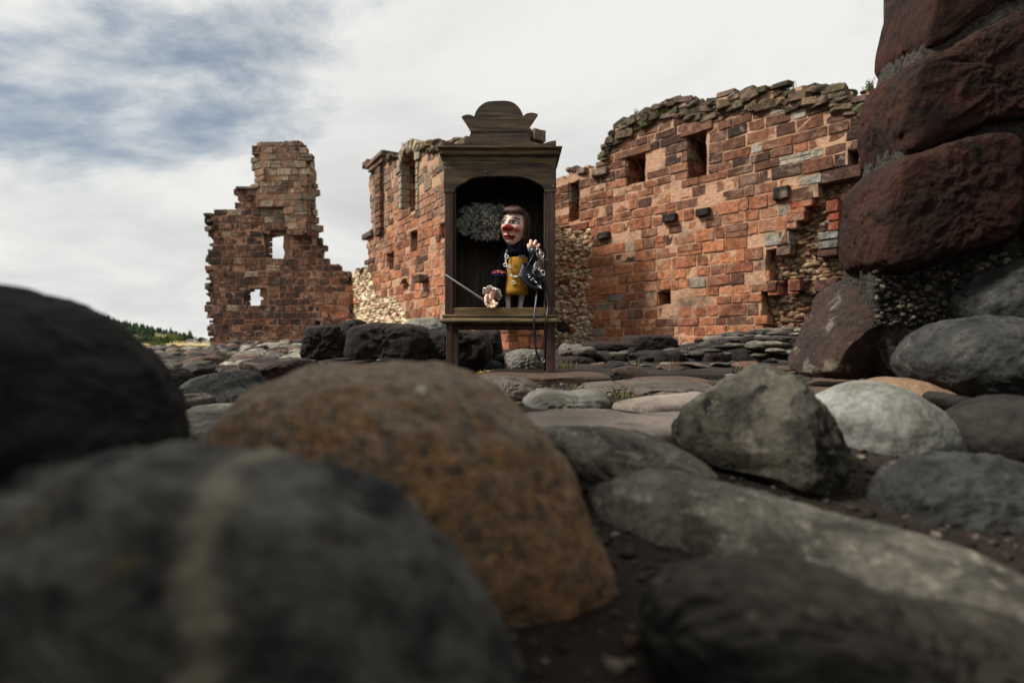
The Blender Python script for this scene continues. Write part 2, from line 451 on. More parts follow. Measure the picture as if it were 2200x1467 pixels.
    def rubble_fill(s, colors, spacing=0.095, size=(0.045, 0.08), dark_cols=None):
        rnd = s.rnd; mb = MB()
        for r, dep in s.rubs:
            us = [p[0] for p in r]; vs = [p[1] for p in r]; v = min(vs); row = 0
            while v < max(vs):
                u = min(us) + (spacing / 2 if row % 2 else 0)
                while u < max(us):
                    uu, vv = u + rnd.uniform(-.045, .045), v + rnd.uniform(-.03, .03)
                    k = s.kind(uu, vv)
                    if k is not None and abs(k - dep) < 1e-6 and inpoly(uu, vv, r):
                        V, F = rnd.choice(PEBBLES); sz = rnd.uniform(*size) * (1.5 if rnd.random() < .12 else 1)
                        sx, sy, s3 = sz * rnd.uniform(.8, 1.5), sz * rnd.uniform(.8, 1.1), sz * rnd.uniform(.5, .85)
                        M = Matrix.Rotation(rnd.uniform(-.4, .4), 3, 'Y') @ Matrix.Rotation(rnd.uniform(0, 6.28), 3, 'X')
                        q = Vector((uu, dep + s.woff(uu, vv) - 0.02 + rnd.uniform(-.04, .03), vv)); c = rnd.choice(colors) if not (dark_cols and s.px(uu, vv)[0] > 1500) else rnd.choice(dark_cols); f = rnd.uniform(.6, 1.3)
                        mb.add([q + Vector((p.x * sx, p.y * sy, p.z * s3)) for p in [M @ p for p in V]], F, tuple(x * f for x in c))
                    u += spacing * rnd.uniform(.8, 1.25)
                v += spacing * 0.72; row += 1
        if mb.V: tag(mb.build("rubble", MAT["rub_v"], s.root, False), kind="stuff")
    def cap(s, line, colors, size=(0.1, 0.2), rows=2, dens=1.0, name="coping_stone", drop=0.06, wmax=0.6):
        rnd = s.rnd; pts = s.poly(line)
        for r in range(rows):
            for a, b in zip(pts[:-1], pts[1:]):
                L_ = math.hypot(b[0] - a[0], b[1] - a[1]); x = 0.0
                while x < L_:
                    sz = rnd.uniform(*size); f = x / L_
                    u = a[0] + (b[0] - a[0]) * f; v = a[1] + (b[1] - a[1]) * f - drop - r * 0.13 + rnd.uniform(-.07, .05)
                    c = rnd.choice(colors); g = rnd.uniform(.6, 1.25)
                    w = (0.04 + rnd.uniform(-.04, .06)) if r > 0 else rnd.uniform(.02, wmax)
                    if rnd.random() < .5: s.piece(u, s.woff(u, v) + w, v, sz * rnd.uniform(1.6, 3.0), sz * 2, sz * rnd.uniform(.7, 1.2), tuple(q * g for q in c), (rnd.uniform(-.12, .12), rnd.uniform(-.15, .15), rnd.uniform(-.4, .4)), name, BRICKS[rnd.randrange(10)][0])
                    else: s.piece(u, s.woff(u, v) + w, v, sz * rnd.uniform(.8, 1.4), sz, sz * rnd.uniform(.4, .7), tuple(q * g for q in c), (rnd.uniform(-.2, .2), rnd.uniform(-.2, .2), rnd.uniform(-.6, .6)), name, rnd.choice(ROCKS))
                    x += sz * 1.5 / dens
    def finish(s, limit=300):
        """the pieces that show largest are objects, the rest one joined part"""
        def area(p):
            q = s.O + s.t * p[0]; return p[3] * p[5] / (q.y * q.y)
        br = sorted([p for p in s.pieces if p[9] is None], key=area, reverse=True); ot = [p for p in s.pieces if p[9] is not None]
        mb = MB()
        for n, p in enumerate(br):
            me, V, F = BRICKS[s.rnd.randrange(len(BRICKS))]
            M = Matrix.Translation((p[0], p[1], p[2])) @ (Matrix.Rotation(p[7][2], 4, 'Z') @ Matrix.Rotation(p[7][1], 4, 'Y') @ Matrix.Rotation(p[7][0], 4, 'X')) @ Matrix.Diagonal((p[3], p[4], p[5], 1))
            if n < limit:
                o = bpy.data.objects.new(p[8], me); COL.objects.link(o); o.parent = s.root; o.matrix_local = M; o.color = (*p[6], 1)
            else: mb.add([M @ Vector(v) for v in V], F, tuple(p[6]))
        if mb.V: tag(mb.build("brickwork", MAT["brick_v"], s.root, False), kind="stuff")
        ot = ot[:290]
        for p in ot:
            o = bpy.data.objects.new(p[8], p[9]); COL.objects.link(o); o.parent = s.root; o.color = (*p[6], 1)
            o.location = p[:3]; o.rotation_euler = p[7]; o.scale = p[3:6]
    def at(s, px, py, w=0.0):
        u, v = s.uv(px, py); return u, w, v
    def block(s, x0, y0, x1, y1, proud, depth, col, name="brick", rot=(0, 0, 0)):
        u0, v0 = s.uv(x0, (y0 + y1) / 2); u1, v1 = s.uv(x1, (y0 + y1) / 2); um = (u0 + u1) / 2
        _, va = s.uv((x0 + x1) / 2, y0); _, vb = s.uv((x0 + x1) / 2, y1)
        wo = s.woff(um, (va + vb) / 2)
        s.piece(um, wo - proud + depth / 2, (va + vb) / 2, abs(u1 - u0), depth, abs(va - vb), col, rot, name)

RED = [lin(172, 112, 80), lin(154, 96, 68), lin(182, 124, 92), lin(162, 104, 72), lin(140, 86, 62), lin(174, 112, 78)]
DARKB = [lin(78, 54, 44), lin(92, 64, 50), lin(66, 50, 43), lin(104, 74, 58)]
GREYB = [lin(146, 138, 122), lin(130, 122, 108), lin(158, 146, 128)]
MOSS = [lin(96, 84, 62), lin(84, 70, 56), lin(108, 90, 70), lin(70, 58, 47), lin(92, 78, 66), lin(78, 76, 52)]
TAN = [lin(216, 196, 164), lin(200, 180, 150), lin(226, 208, 178), lin(182, 158, 128), lin(202, 174, 140)]

# --- curtain wall with two window recesses
WR = Wall("ruined_wall", 1500, 12.7, -0.9, "tall red sandstone wall with two square window recesses beside the huge dark block wall", 11)
WR.setup([(1060, 770), (1060, 400), (1195, 376), (1215, 375), (1222, 362), (1245, 352), (1290, 350), (1292, 320), (1300, 300), (1320, 275), (1345, 255), (1390, 225), (1440, 208), (1470, 204), (1500, 214), (1545, 204), (1580, 194), (1620, 186), (1680, 182), (1740, 180), (1790, 180), (1830, 190), (1860, 192), (2000, 170), (2000, 790)],
         holes=[([(1345, 333), (1388, 318), (1388, 392), (1345, 402)], 0.75), ([(1476, 288), (1521, 270), (1521, 378), (1476, 386)], 0.8), ([(1222, 392), (1244, 386), (1244, 474), (1222, 480)], 0.6),
                ([(1412, 624), (1440, 619), (1440, 652), (1412, 656)], 0.6), ([(1664, 604), (1694, 600), (1694, 630), (1668, 634)], 0.8), ([(1815, 325), (1850, 315), (1850, 345), (1815, 352)], 0.5)],
         rubble=[([(1130, 494), (1205, 490), (1268, 478), (1276, 520), (1264, 560), (1272, 600), (1262, 640), (1278, 690), (1268, 790), (1170, 790), (1130, 690)], 0.1),
                 ([(1752, 372), (1860, 340), (1900, 330), (2000, 330), (2000, 790), (1742, 790), (1640, 720), (1634, 650), (1644, 600), (1640, 540), (1690, 520), (1690, 485), (1720, 470), (1722, 440), (1752, 420)], 0.34)], thick=1.1)
def col_right(px, py, r):
    t = (py - 190) / 500.0
    if r.random() < 0.035: return r.choice(GREYB)
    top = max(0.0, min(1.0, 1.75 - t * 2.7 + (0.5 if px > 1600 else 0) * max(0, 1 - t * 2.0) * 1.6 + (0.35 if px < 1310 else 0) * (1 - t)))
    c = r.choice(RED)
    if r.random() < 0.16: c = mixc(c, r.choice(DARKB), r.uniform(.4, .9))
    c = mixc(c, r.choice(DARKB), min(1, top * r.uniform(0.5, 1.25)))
    if px > 1600 and py < 420 and r.random() < 0.10: c = lin(150, 142, 128)
    k_ = r.uniform(.74, 1.16); return tuple(x * k_ for x in c)
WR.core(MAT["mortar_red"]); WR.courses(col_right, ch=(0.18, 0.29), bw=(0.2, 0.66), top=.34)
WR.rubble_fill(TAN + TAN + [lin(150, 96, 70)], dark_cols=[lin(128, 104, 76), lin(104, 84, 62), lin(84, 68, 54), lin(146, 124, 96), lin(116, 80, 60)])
for x0, y0, x1, y1 in ((1288, 500, 1312, 514), (1428, 460, 1456, 478), (1500, 449, 1528, 465), (1665, 403, 1698, 430)):
    WR.block(x0, y0, x1, y1, 0.13, 0.4, lin(44, 36, 31), "corbel")
WR.block(1336, 318, 1400, 334, 0.06, 0.3, lin(118, 82, 62), "lintel", (0, R(0), 0)); WR.block(1465, 262, 1532, 288, 0.06, 0.3, lin(112, 78, 60), "lintel")
for x0, y0, x1, y1, c in ((1712, 378, 1766, 398, lin(170, 165, 152)), (1766, 360, 1850, 388, lin(92, 66, 55)), (1642, 500, 1696, 528, lin(172, 166, 150)), (1668, 528, 1700, 548, lin(120, 98, 80)),
                          (1690, 455, 1728, 476, lin(160, 84, 58)), (1695, 425, 1746, 446, lin(165, 90, 62)), (1758, 498, 1800, 514, lin(140, 140, 134)), (1756, 516, 1800, 534, lin(120, 118, 110)), (1756, 536, 1800, 550, lin(112, 80, 62)),
                          (1775, 430, 1800, 456, lin(150, 86, 62)), (1778, 458, 1802, 474, lin(160, 84, 58)), (1778, 476, 1802, 496, lin(150, 80, 56)), (1650, 606, 1668, 626, lin(100, 62, 48)), (1694, 602, 1720, 626, lin(112, 68, 52)), (1750, 600, 1800, 626, lin(90, 62, 50)),
                          (1228, 480, 1262, 495, lin(140, 84, 62)), (1200, 600, 1225, 612, lin(120, 60, 44)), (1195, 690, 1228, 712, lin(88, 66, 54))):
    WR.block(x0, y0, x1, y1, 0.02, 0.5, tuple(q * .7 for q in c))
WR.cap([(1292, 340), (1300, 300), (1320, 276), (1345, 256), (1390, 228), (1440, 210), (1470, 206), (1500, 216), (1545, 204), (1580, 194), (1620, 186), (1680, 182), (1740, 180), (1790, 180), (1830, 192), (1870, 190)], MOSS, (0.08, 0.17), 4, 1.15, "coping_stone", .02)
WR.cap([(1196, 378), (1222, 364), (1290, 352)], [lin(150, 126, 104), lin(120, 104, 88)], (0.09, 0.14), 1, 0.7)
WR.finish()

# --- middle wall running towards the cabinet
WM = Wall("ruined_wall", 800, 21.0, -0.61, "weathered sandstone wall with an arched niche near its top behind the puppet cabinet", 23)
WM.setup([(742, 760), (742, 604), (760, 590), (762, 575), (790, 570), (793, 545), (787, 520), (790, 505), (800, 480), (795, 430), (790, 400), (798, 362), (790, 350), (830, 345), (840, 330), (858, 322), (870, 314), (905, 304), (940, 306), (952, 302), (980, 294), (1003, 300), (1040, 300), (1062, 290), (1084, 282), (1090, 300), (1090, 790)],
         holes=[([(863, 452), (863, 352), (868, 338), (878, 331), (888, 332), (895, 342), (895, 455)], 0.7), ([(829, 541), (847, 535), (847, 577), (833, 580)], 0.55), ([(881, 498), (897, 491), (897, 540), (881, 545)], 0.5),
                ([(944, 480), (958, 472), (958, 515), (944, 521)], 0.5), ([(857, 606), (873, 598), (881, 618), (868, 626)], 0.4)],
         rubble=[([(742, 602), (790, 578), (800, 600), (806, 625), (830, 640), (850, 640), (862, 660), (880, 690), (884, 770), (742, 770)], 0.1)], thick=1.0)
def col_mid(px, py, r):
    t = (py - 300) / 400.0; c = r.choice(RED)
    grey = [lin(138, 124, 104), lin(118, 104, 86), lin(150, 136, 116), lin(104, 88, 72)]
    k = max(0.0, min(1.0, 1.5 - t * 3.4 + r.uniform(-.35, .35)))
    if px < 835: k = max(k, max(0, min(.75, 1.3 - t * 1.6)))
    c = mixc(c, r.choice(grey), k)
    if r.random() < (0.22 if 840 < px < 880 else 0.09): c = mixc(c, r.choice(DARKB), .8)
    k_ = r.uniform(.74, 1.16); return tuple(x * k_ for x in c)
WM.core(MAT["mortar_red"]); WM.courses(col_mid, ch=(0.19, 0.3), bw=(0.24, 0.62), top=.2); WM.rubble_fill(TAN + TAN + [lin(150, 96, 70)], 0.15, (0.075, 0.13))
for k in range(9):                                            # pale voussoirs round the niche head
    a = math.pi * (1.02 - k / 8 * 1.04); u0, v0 = WM.uv(879, 350)
    ra = abs(WM.uv(897, 350)[0] - WM.uv(861, 350)[0]) / 2 + .1
    WM.piece(u0 + math.cos(a) * ra, 0.06, v0 + math.sin(a) * ra * .62, .2, .3, .34, lin(158, 146, 124), (0, -(a - math.pi / 2), 0), "voussoir")
for q in range(7): WM.block(858, 352 + q * 14, 864, 365 + q * 14, 0.04, .3, lin(156, 144, 122), "jamb_stone"); WM.block(895, 348 + q * 15, 900, 362 + q * 15, 0.04, .3, lin(150, 138, 116), "jamb_stone")
WM.block(796, 339, 833, 350, 0.22, 0.6, lin(104, 82, 68), "corbel"); WM.block(800, 350, 829, 361, 0.16, 0.5, lin(112, 84, 68), "corbel"); WM.block(788, 348, 799, 360, 0.2, 0.5, lin(96, 74, 60), "corbel")
for q in range(11): WM.block(814, 362 + q * 13.2, 825, 374.4 + q * 13.2, 0.16, .4, mixc(lin(84, 64, 52), lin(128, 92, 72), (q * 37 % 10) / 10), "shaft_stone")
WM.block(907, 592, 921, 607, 0.3, 0.5, lin(70, 54, 46), "corbel"); WM.block(783, 500, 803, 512, 0.12, 0.4, lin(84, 74, 64)); WM.block(785, 556, 806, 566, 0.06, .4, lin(82, 62, 52))
WM.cap([(836, 332), (858, 322), (870, 314), (905, 304), (940, 306), (952, 302), (980, 294), (1003, 300), (1060, 292), (1086, 284)], MOSS + [lin(120, 108, 70)], (0.12, 0.22), 2)
WM.cap([(746, 602), (762, 580), (790, 572)], MOSS, (0.12, 0.2), 1)
_ue = WM.uv(1090, 500)[0]; _v = 0.0                          # squared stones of the wall's broken end
while _v < WM.uv(1088, 290)[1]:
    _h = WM.rnd.uniform(.2, .3); _w = 0.0
    while _w < .95:
        _b = min(WM.rnd.uniform(.22, .4), 1.0 - _w); WM.piece(_ue - .06 + WM.rnd.uniform(-.05, .05), _w + _b / 2, _v + _h / 2, _b - .02, .24, _h - .02, col_mid(1090, WM.px(_ue, _v)[1], WM.rnd), (0, 0, math.pi / 2)); _w += _b
    _v += _h
WM.finish()

# --- tower wall with see-through windows
WT = Wall("ruined_tower", 600, 23.0, None, "freestanding ruined tower wall with two openings showing sky and a tall broken turret", 37)
_c0, _c1, _c2, _c3 = (WT.uv(p, 400)[0] for p in (546, 570, 663, 676)); _vt = WT.uv(600, 445)[1]; _vt2 = WT.uv(600, 505)[1]
def wo_t(u, v):
    if v < _vt2: return 0.0
    if v < _vt and u < (_c1 + _c2) / 2: return 0.0
    if u < _c0 or u > _c3 + .3: return 0.0
    if u < _c1: return 0.05 - 0.3 * (u - _c0) / (_c1 - _c0)
    if u < _c2: return -0.25
    return -0.25 + 0.3 * (u - _c2) / (_c3 - _c2)
WT.setup([(455, 765), (452, 700), (447, 660), (451, 600), (446, 560), (456, 520), (452, 490), (446, 470), (455, 462), (465, 446), (490, 446), (511, 444), (511, 407), (545, 404), (549, 365), (546, 340), (547, 322), (570, 310), (590, 308), (615, 308), (640, 308), (655, 324), (664, 337), (668, 350), (675, 362), (674, 470), (678, 505), (685, 510), (690, 530), (695, 548), (703, 562), (733, 563), (735, 582), (752, 594), (757, 620), (762, 650), (762, 765)],
         holes=[([(580, 493), (628, 493), (624, 558), (580, 558)], 0.2, [(568, 503), (607, 503), (607, 557), (568, 557)]), ([(533, 617), (572, 617), (577, 662), (533, 662)], 0.2, [(522, 630), (530, 622), (551, 618), (558, 640), (554, 662), (522, 662)]), ([(676, 690), (690, 690), (690, 704), (676, 704)], .3)], thick=0.55, woff=wo_t)
TB = [lin(90, 61, 48), lin(77, 54, 44), lin(102, 69, 53), lin(66, 49, 41), lin(108, 75, 57), lin(82, 59, 48)]
def col_tower(px, py, r):
    c = r.choice(TB)
    if 545 < px < 678 and py < 500 and (px > 568 or py < 420):
        g = [lin(146, 132, 112), lin(130, 118, 100), lin(160, 146, 124), lin(116, 102, 84), lin(136, 106, 84)]
        k = min(1, max(0, (520 - py) / 60)); k *= (0.5 if py < 350 else 1); c = mixc(c, r.choice(g), k)
    elif r.random() < .05: c = lin(140, 124, 104)
    elif r.random() < .16: c = mixc(c, lin(40, 34, 31), .7)
    elif py > 600 and px > 690 and r.random() < .5: c = mixc(c, r.choice(RED), .8)
    k_ = r.uniform(.72, 1.18); return tuple(x * k_ for x in c)
WT.core(MAT["mortar_dark"], 0.12); WT.courses(col_tower, ch=(0.21, 0.31), bw=(0.26, 0.6), depth=0.3, joint=0.034, ragged=0.2)
WT.block(438, 458, 456, 464, .05, .4, lin(84, 72, 60)); WT.block(441, 472, 456, 478, .05, .4, lin(84, 66, 54)); WT.block(441, 608, 452, 622, 0.05, .4, lin(62, 52, 44))
WT.block(545, 316, 570, 336, 0.1, .7, lin(96, 66, 50), "corbel"); WT.block(508, 402, 566, 408, 0.12, .6, lin(78, 60, 50), "corbel"); WT.block(574, 484, 634, 494, .03, .4, lin(104, 66, 50), "lintel")
WT.cap([(448, 478), (455, 500), (455, 520), (448, 560), (451, 600), (448, 660), (453, 700), (456, 745)], [lin(120, 98, 80), lin(90, 70, 58), lin(70, 58, 50)], (0.1, 0.2), 1, 1.0, "core_stone", 0, .45)
WT.cap([(547, 324), (570, 312), (590, 309), (640, 309), (655, 326), (668, 350)], [lin(96, 66, 50), lin(80, 58, 46)], (0.12, 0.2), 1, 0.8)
WT.finish()

# ------------------------------------------------------------------ boulders traced to their own distance, size and depth
def smooth_outline(pts, n=72):
    """star-shaped radius by angle about the centroid"""
    A = cx = cy = 0.0
    for i in range(len(pts)):
        x0, y0 = pts[i]; x1, y1 = pts[(i + 1) % len(pts)]; k = x0 * y1 - x1 * y0; A += k; cx += (x0 + x1) * k; cy += (y0 + y1) * k
    cx /= 3 * A; cy /= 3 * A; rad = []
    for q in range(n):
        a = 2 * math.pi * q / n; dx, dy = math.cos(a), math.sin(a); best = 0.0
        for i in range(len(pts)):
            x0, y0 = pts[i][0] - cx, pts[i][1] - cy; x1, y1 = pts[(i + 1) % len(pts)][0] - cx, pts[(i + 1) % len(pts)][1] - cy
            ex, ey = x1 - x0, y1 - y0; det = dx * (-ey) + ex * dy
            if abs(det) < 1e-12: continue
            t = (x0 * (-ey) + ex * y0) / det; m = (dx * y0 - dy * x0) / det
            if t > 0 and -1e-6 <= m <= 1 + 1e-6: best = max(best, t)
        rad.append(best)
    for _ in range(1): rad = [(rad[i - 1] + 2 * rad[i] + rad[(i + 1) % n]) / 4 for i in range(n)]
    return cx, cy, rad
def boulder(name, outline, d, depth, mat, label, cat="boulder", group=None, sub=5, boxy=2.3, amp=0.05, rough=0.015, seed=1, lean=0.0, parent=None, cuts=0, vis=True, pit=0.0, run=None, trace=None):
    ya = yb = 0.0
    if run:                                             # the stone lies along a line on plan: two sight lines with their distances
        (pa, da), (pb, db) = run; xa, xb = (pa - 1100) / FPX * da, (pb - 1100) / FPX * db; yb = (db - da) / (xb - xa); ya = da - yb * xa
        dist = lambda px: ya / (1 - yb * (px - 1100) / FPX)
        pts = [(P(x, y, dist(x)).x, P(x, y, dist(x)).z) for x, y in outline]
    else: pts = [(P(x, y, trace or d).x, P(x, y, trace or d).z) for x, y in outline]
    cx, cz, rad = smooth_outline(pts); n = len(rad); size = sum(rad) / n
    Vs, F = ico(sub); off = Vector((seed * 7.31, seed * 3.77, seed * 1.93)); V = []
    rnd = random.Random(seed)
    planes = [(Vector((rnd.gauss(0, .7), -abs(rnd.gauss(.9, .5)), rnd.gauss(0.2, .7))).normalized(), rnd.uniform(.62, .9)) for _ in range(cuts)]
    for v in Vs:
        m = math.hypot(v.x, v.z); a = math.atan2(v.z, v.x) / (2 * math.pi) * n; i = int(math.floor(a)); f = a - i
        r = rad[i % n] * (1 - f) + rad[(i + 1) % n] * f
        s = (m ** boxy + abs(v.y) ** boxy) ** (-1 / boxy)
        g = 1 + amp * noise.noise(v * 1.7 + off) + amp * .6 * noise.noise(v * 4.1 + off) + rough * noise.fractal(v * 7.5 + off, 1.0, 2.0, 4)
        if pit: g -= pit * max(0.0, noise.noise(v * 2.6 + off * 1.7) - .12)
        q = Vector((math.copysign(1, 1) * v.x * s * g, v.y * s * g, v.z * s * g))
        for nn, o in planes:
            e = q.dot(nn) - o
            if e > 0: q = q - nn * e * .9
        k = r
        y = q.y * depth
        V.append(Vector((cx + q.x * k, (ya + yb * (cx + q.x * k) if run else d) + y + lean * (q.z * k), cz + q.z * k)))
    zmin = min(v.z for v in V); o = mesh_obj(name, V, F, mat, parent, True, None, None if parent else (cx, d, zmin))
    if label: tag(o, label, cat, group)
    return o

G = {}
def grey(name, a, b, **k): G[name] = rock(name, lin(*a), lin(*b), **k); return G[name]
grey("grey_boulder_vein", (36, 36, 36), (100, 98, 92), cc=lin(98, 88, 62), blotch=14, fine=40, cc_lo=0.62, blend=(.38, .62), bump=.9, bd=.006)
grey("near_black_boulder", (20, 20, 19), (40, 39, 36), blotch=9, fine=50, lich=lin(66, 64, 58), lich_lo=.64, lich_sc=12, bd=.006)
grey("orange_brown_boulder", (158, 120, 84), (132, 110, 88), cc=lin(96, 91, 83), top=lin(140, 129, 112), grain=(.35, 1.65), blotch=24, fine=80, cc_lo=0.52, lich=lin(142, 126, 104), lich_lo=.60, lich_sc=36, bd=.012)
grey("grey_green_boulder", (62, 60, 54), (112, 108, 94), cc=lin(38, 34, 31), blotch=12, fine=60, lich=lin(142, 138, 120), lich_lo=.62, lich_sc=17, bd=.012)
grey("pale_boulder", (138, 140, 134), (98, 99, 90), cc=lin(100, 96, 76), blotch=9, fine=70, cc_lo=.62, bd=.004)
grey("tan_boulder", (134, 108, 84), (116, 96, 78), blotch=9, fine=70, bd=.006)
grey("flecked_grey_boulder", (116, 112, 101), (70, 67, 60), cc=lin(150, 145, 130), blotch=14, fine=60, cc_lo=.57, lich=lin(160, 156, 142), lich_lo=.66, lich_sc=30, bd=.008)
grey("dark_boulder", (28, 26, 24), (46, 43, 39), blotch=13, fine=60, lich=lin(104, 98, 84), lich_lo=.66, lich_sc=18, bd=.008)
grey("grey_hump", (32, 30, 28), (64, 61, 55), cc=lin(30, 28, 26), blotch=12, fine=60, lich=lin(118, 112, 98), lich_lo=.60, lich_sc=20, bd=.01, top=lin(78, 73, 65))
grey("slate_boulder", (42, 42, 41), (66, 66, 63), cc=lin(30, 29, 28), blotch=10, fine=60, lich=lin(98, 96, 88), lich_lo=.62, lich_sc=22, bd=.01)
grey("black_block", (30, 26, 24), (48, 39, 35), cc=lin(24, 23, 22), blotch=6, fine=40, lich=lin(132, 128, 116), lich_lo=.68, lich_sc=13, bd=.02)
grey("lichened_slab", (78, 71, 64), (104, 95, 86), cc=lin(62, 57, 52), blotch=6, fine=60, lich=lin(150, 142, 126), lich_lo=.64, lich_sc=10, bd=.015)
grey("pink_slab", (150, 138, 126), (130, 119, 109), cc=lin(112, 102, 93), blotch=5, fine=90, bump=.35, bd=.004)
grey("brown_slab", (92, 72, 60), (74, 60, 52), blotch=7, fine=70, bd=.006)
grey("wall_block_dark", (56, 31, 23), (38, 24, 19), cc=lin(24, 19, 16), blotch=5, fine=40, lich=lin(66, 60, 53), lich_lo=.70, lich_sc=12, bd=.015)
grey("lichened_red_boulder", (48, 38, 34), (62, 46, 40), cc=lin(30, 27, 25), blotch=6, fine=50, lich=lin(112, 106, 94), lich_lo=.55, lich_sc=8, bd=.015)
grey("pale_grey_rock", (120, 118, 110), (92, 88, 80), blotch=9, fine=50, lich=lin(156, 152, 138), lich_lo=.58, lich_sc=13, bd=.012)

# pale mineral seam across the big near boulder
def seam(mat, centre, half, axis, col, wob=0.02, length=None):
    nt = mat.node_tree; N = nt.nodes; L = nt.links; b = N["Principled BSDF"]; src = b.inputs["Base Color"].links[0].from_socket
    tc = N.new("ShaderNodeTexCoord"); nz = N.new("ShaderNodeTexNoise"); nz.inputs["Scale"].default_value = 9; nz.inputs["Detail"].default_value = 4; L.new(tc.outputs["Object"], nz.inputs["Vector"])
    nz2 = N.new("ShaderNodeTexNoise"); nz2.inputs['Scale'].default_value = 22; nz2.inputs['Detail'].default_value = 5; L.new(tc.outputs['Object'], nz2.inputs['Vector'])
    sp = N.new("ShaderNodeSeparateXYZ"); L.new(tc.outputs["Object"], sp.inputs[0])
    def mm(op, a, b_):
        m = N.new("ShaderNodeMath"); m.operation = op
        for i, v in ((0, a), (1, b_)):
            if isinstance(v, (int, float)): m.inputs[i].default_value = v
            else: L.new(v, m.inputs[i])
        return m.outputs[0]
    x = mm('ADD', sp.outputs[0], mm('MULTIPLY', sp.outputs[2], axis)); x = mm('ADD', x, mm('MULTIPLY', mm('SUBTRACT', nz.outputs["Fac"], 0.5), wob * 2))
    dd = mm('ABSOLUTE', mm('SUBTRACT', x, centre), 0)
    mr = N.new("ShaderNodeMapRange"); mr.inputs[1].default_value = half * 1.25; mr.inputs[2].default_value = half * .5; mr.inputs[4].default_value = .85; L.new(mm('ADD', dd, mm('MULTIPLY', mm('ABSOLUTE', mm('SUBTRACT', nz2.outputs['Fac'], .5), 0), half * 4)), mr.inputs[0])
    mx = N.new("ShaderNodeMix"); mx.data_type = 'RGBA'; L.new(mr.outputs[0], mx.inputs[0]); L.new(src, mx.inputs[6]); mx.inputs[7].default_value = (*col, 1); L.new(mx.outputs[2], b.inputs["Base Color"])

boulder("boulder", [(-150, 1150), (-40, 1080), (100, 1010), (200, 980), (330, 965), (470, 958), (580, 968), (680, 1000), (800, 1050), (900, 1130), (985, 1220), (1050, 1310), (1090, 1390), (1110, 1480), (1100, 1650), (900, 1780), (300, 1800), (-200, 1750), (-300, 1450)],
        0.40, 0.11, G["grey_boulder_vein"], "huge smooth grey boulder with a pale vertical seam, leaning against the orange-brown boulder", sub=6, amp=.05, rough=.022, seed=3)
seam(G["grey_boulder_vein"], 0.062, 0.017, 0.05, lin(132, 125, 107), 0.045)
boulder("boulder", [(-200, 640), (-100, 622), (-10, 618), (60, 628), (130, 652), (200, 700), (250, 755), (288, 820), (312, 890), (325, 950), (330, 1020), (310, 1120), (180, 1300), (-100, 1330), (-350, 1100), (-350, 800)],
        0.62, 0.2, G["near_black_boulder"], "tall rounded near-black boulder rising above its neighbours into the sky", sub=6, amp=.04, rough=.02, seed=5)
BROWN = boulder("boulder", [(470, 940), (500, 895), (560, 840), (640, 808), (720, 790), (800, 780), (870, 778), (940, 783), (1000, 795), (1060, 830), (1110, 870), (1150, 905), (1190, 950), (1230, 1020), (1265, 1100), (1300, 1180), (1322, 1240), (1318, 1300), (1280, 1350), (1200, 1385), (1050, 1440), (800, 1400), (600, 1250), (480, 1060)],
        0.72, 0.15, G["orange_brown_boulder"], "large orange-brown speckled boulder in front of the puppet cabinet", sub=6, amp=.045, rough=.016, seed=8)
boulder("boulder", [(1445, 940), (1468, 890), (1520, 850), (1560, 815), (1600, 790), (1640, 784), (1680, 795), (1710, 815), (1740, 850), (1762, 900), (1787, 960), (1792, 1020), (1775, 1075), (1700, 1110), (1600, 1080), (1520, 1010), (1460, 970)],
        1.18, 0.17, G["grey_green_boulder"], "domed grey-green boulder with a dark undercut face beside the pale white stone", sub=6, amp=.05, rough=.035, seed=12, cuts=3, pit=.12)
boulder("boulder", [(1740, 870), (1800, 835), (1860, 815), (1920, 830), (1970, 860), (2010, 900), (2040, 940), (2058, 980), (2000, 1015), (1900, 1040), (1800, 1030), (1760, 960)],
        1.40, 0.17, G["pale_boulder"], "smooth pale white boulder between darker stones", sub=5, amp=.03, rough=.008, seed=14)
boulder("boulder", [(1830, 860), (1870, 820), (1910, 808), (1960, 815), (2010, 835), (2050, 860), (2070, 900), (2050, 950), (1900, 960)], 1.72, 0.16, G["tan_boulder"], "low tan brown stone just behind the white boulder", sub=5, amp=.03, rough=.01, seed=15)
boulder("boulder", [(1262, 1060), (1290, 1030), (1340, 1018), (1420, 1020), (1500, 1035), (1600, 1060), (1700, 1088), (1800, 1115), (1900, 1138), (2000, 1165), (2150, 1215), (2330, 1300), (2330, 1560), (2000, 1490), (1750, 1400), (1600, 1320), (1500, 1270), (1380, 1210), (1290, 1130)],
        0.90, 0.13, G["flecked_grey_boulder"], "long low pale-flecked grey stone lying behind the dark humped boulder", sub=6, amp=.04, rough=.03, seed=17, lean=0.3, run=((1262, 1.0), (2330, .62)))
boulder("boulder", [(1150, 935), (1190, 922), (1300, 922), (1380, 933), (1460, 962), (1520, 998), (1552, 1040), (1545, 1075), (1450, 1070), (1350, 1050), (1260, 1030), (1190, 990)],
        1.06, 0.09, G["flecked_grey_boulder"], "flat pale-flecked grey stone tucked behind the orange-brown boulder", sub=6, amp=.05, rough=.03, seed=19, lean=0.3)
boulder("boulder", [(1375, 1300), (1430, 1250), (1520, 1225), (1640, 1210), (1740, 1215), (1830, 1245), (1900, 1285), (2000, 1310), (2200, 1345), (2380, 1430), (2380, 1620), (2000, 1700), (1550, 1680), (1420, 1520), (1380, 1380)],
        0.50, 0.10, G["grey_hump"], "dark humped boulder with a pale sloping shoulder", sub=6, amp=.05, rough=.032, seed=21, pit=.06)
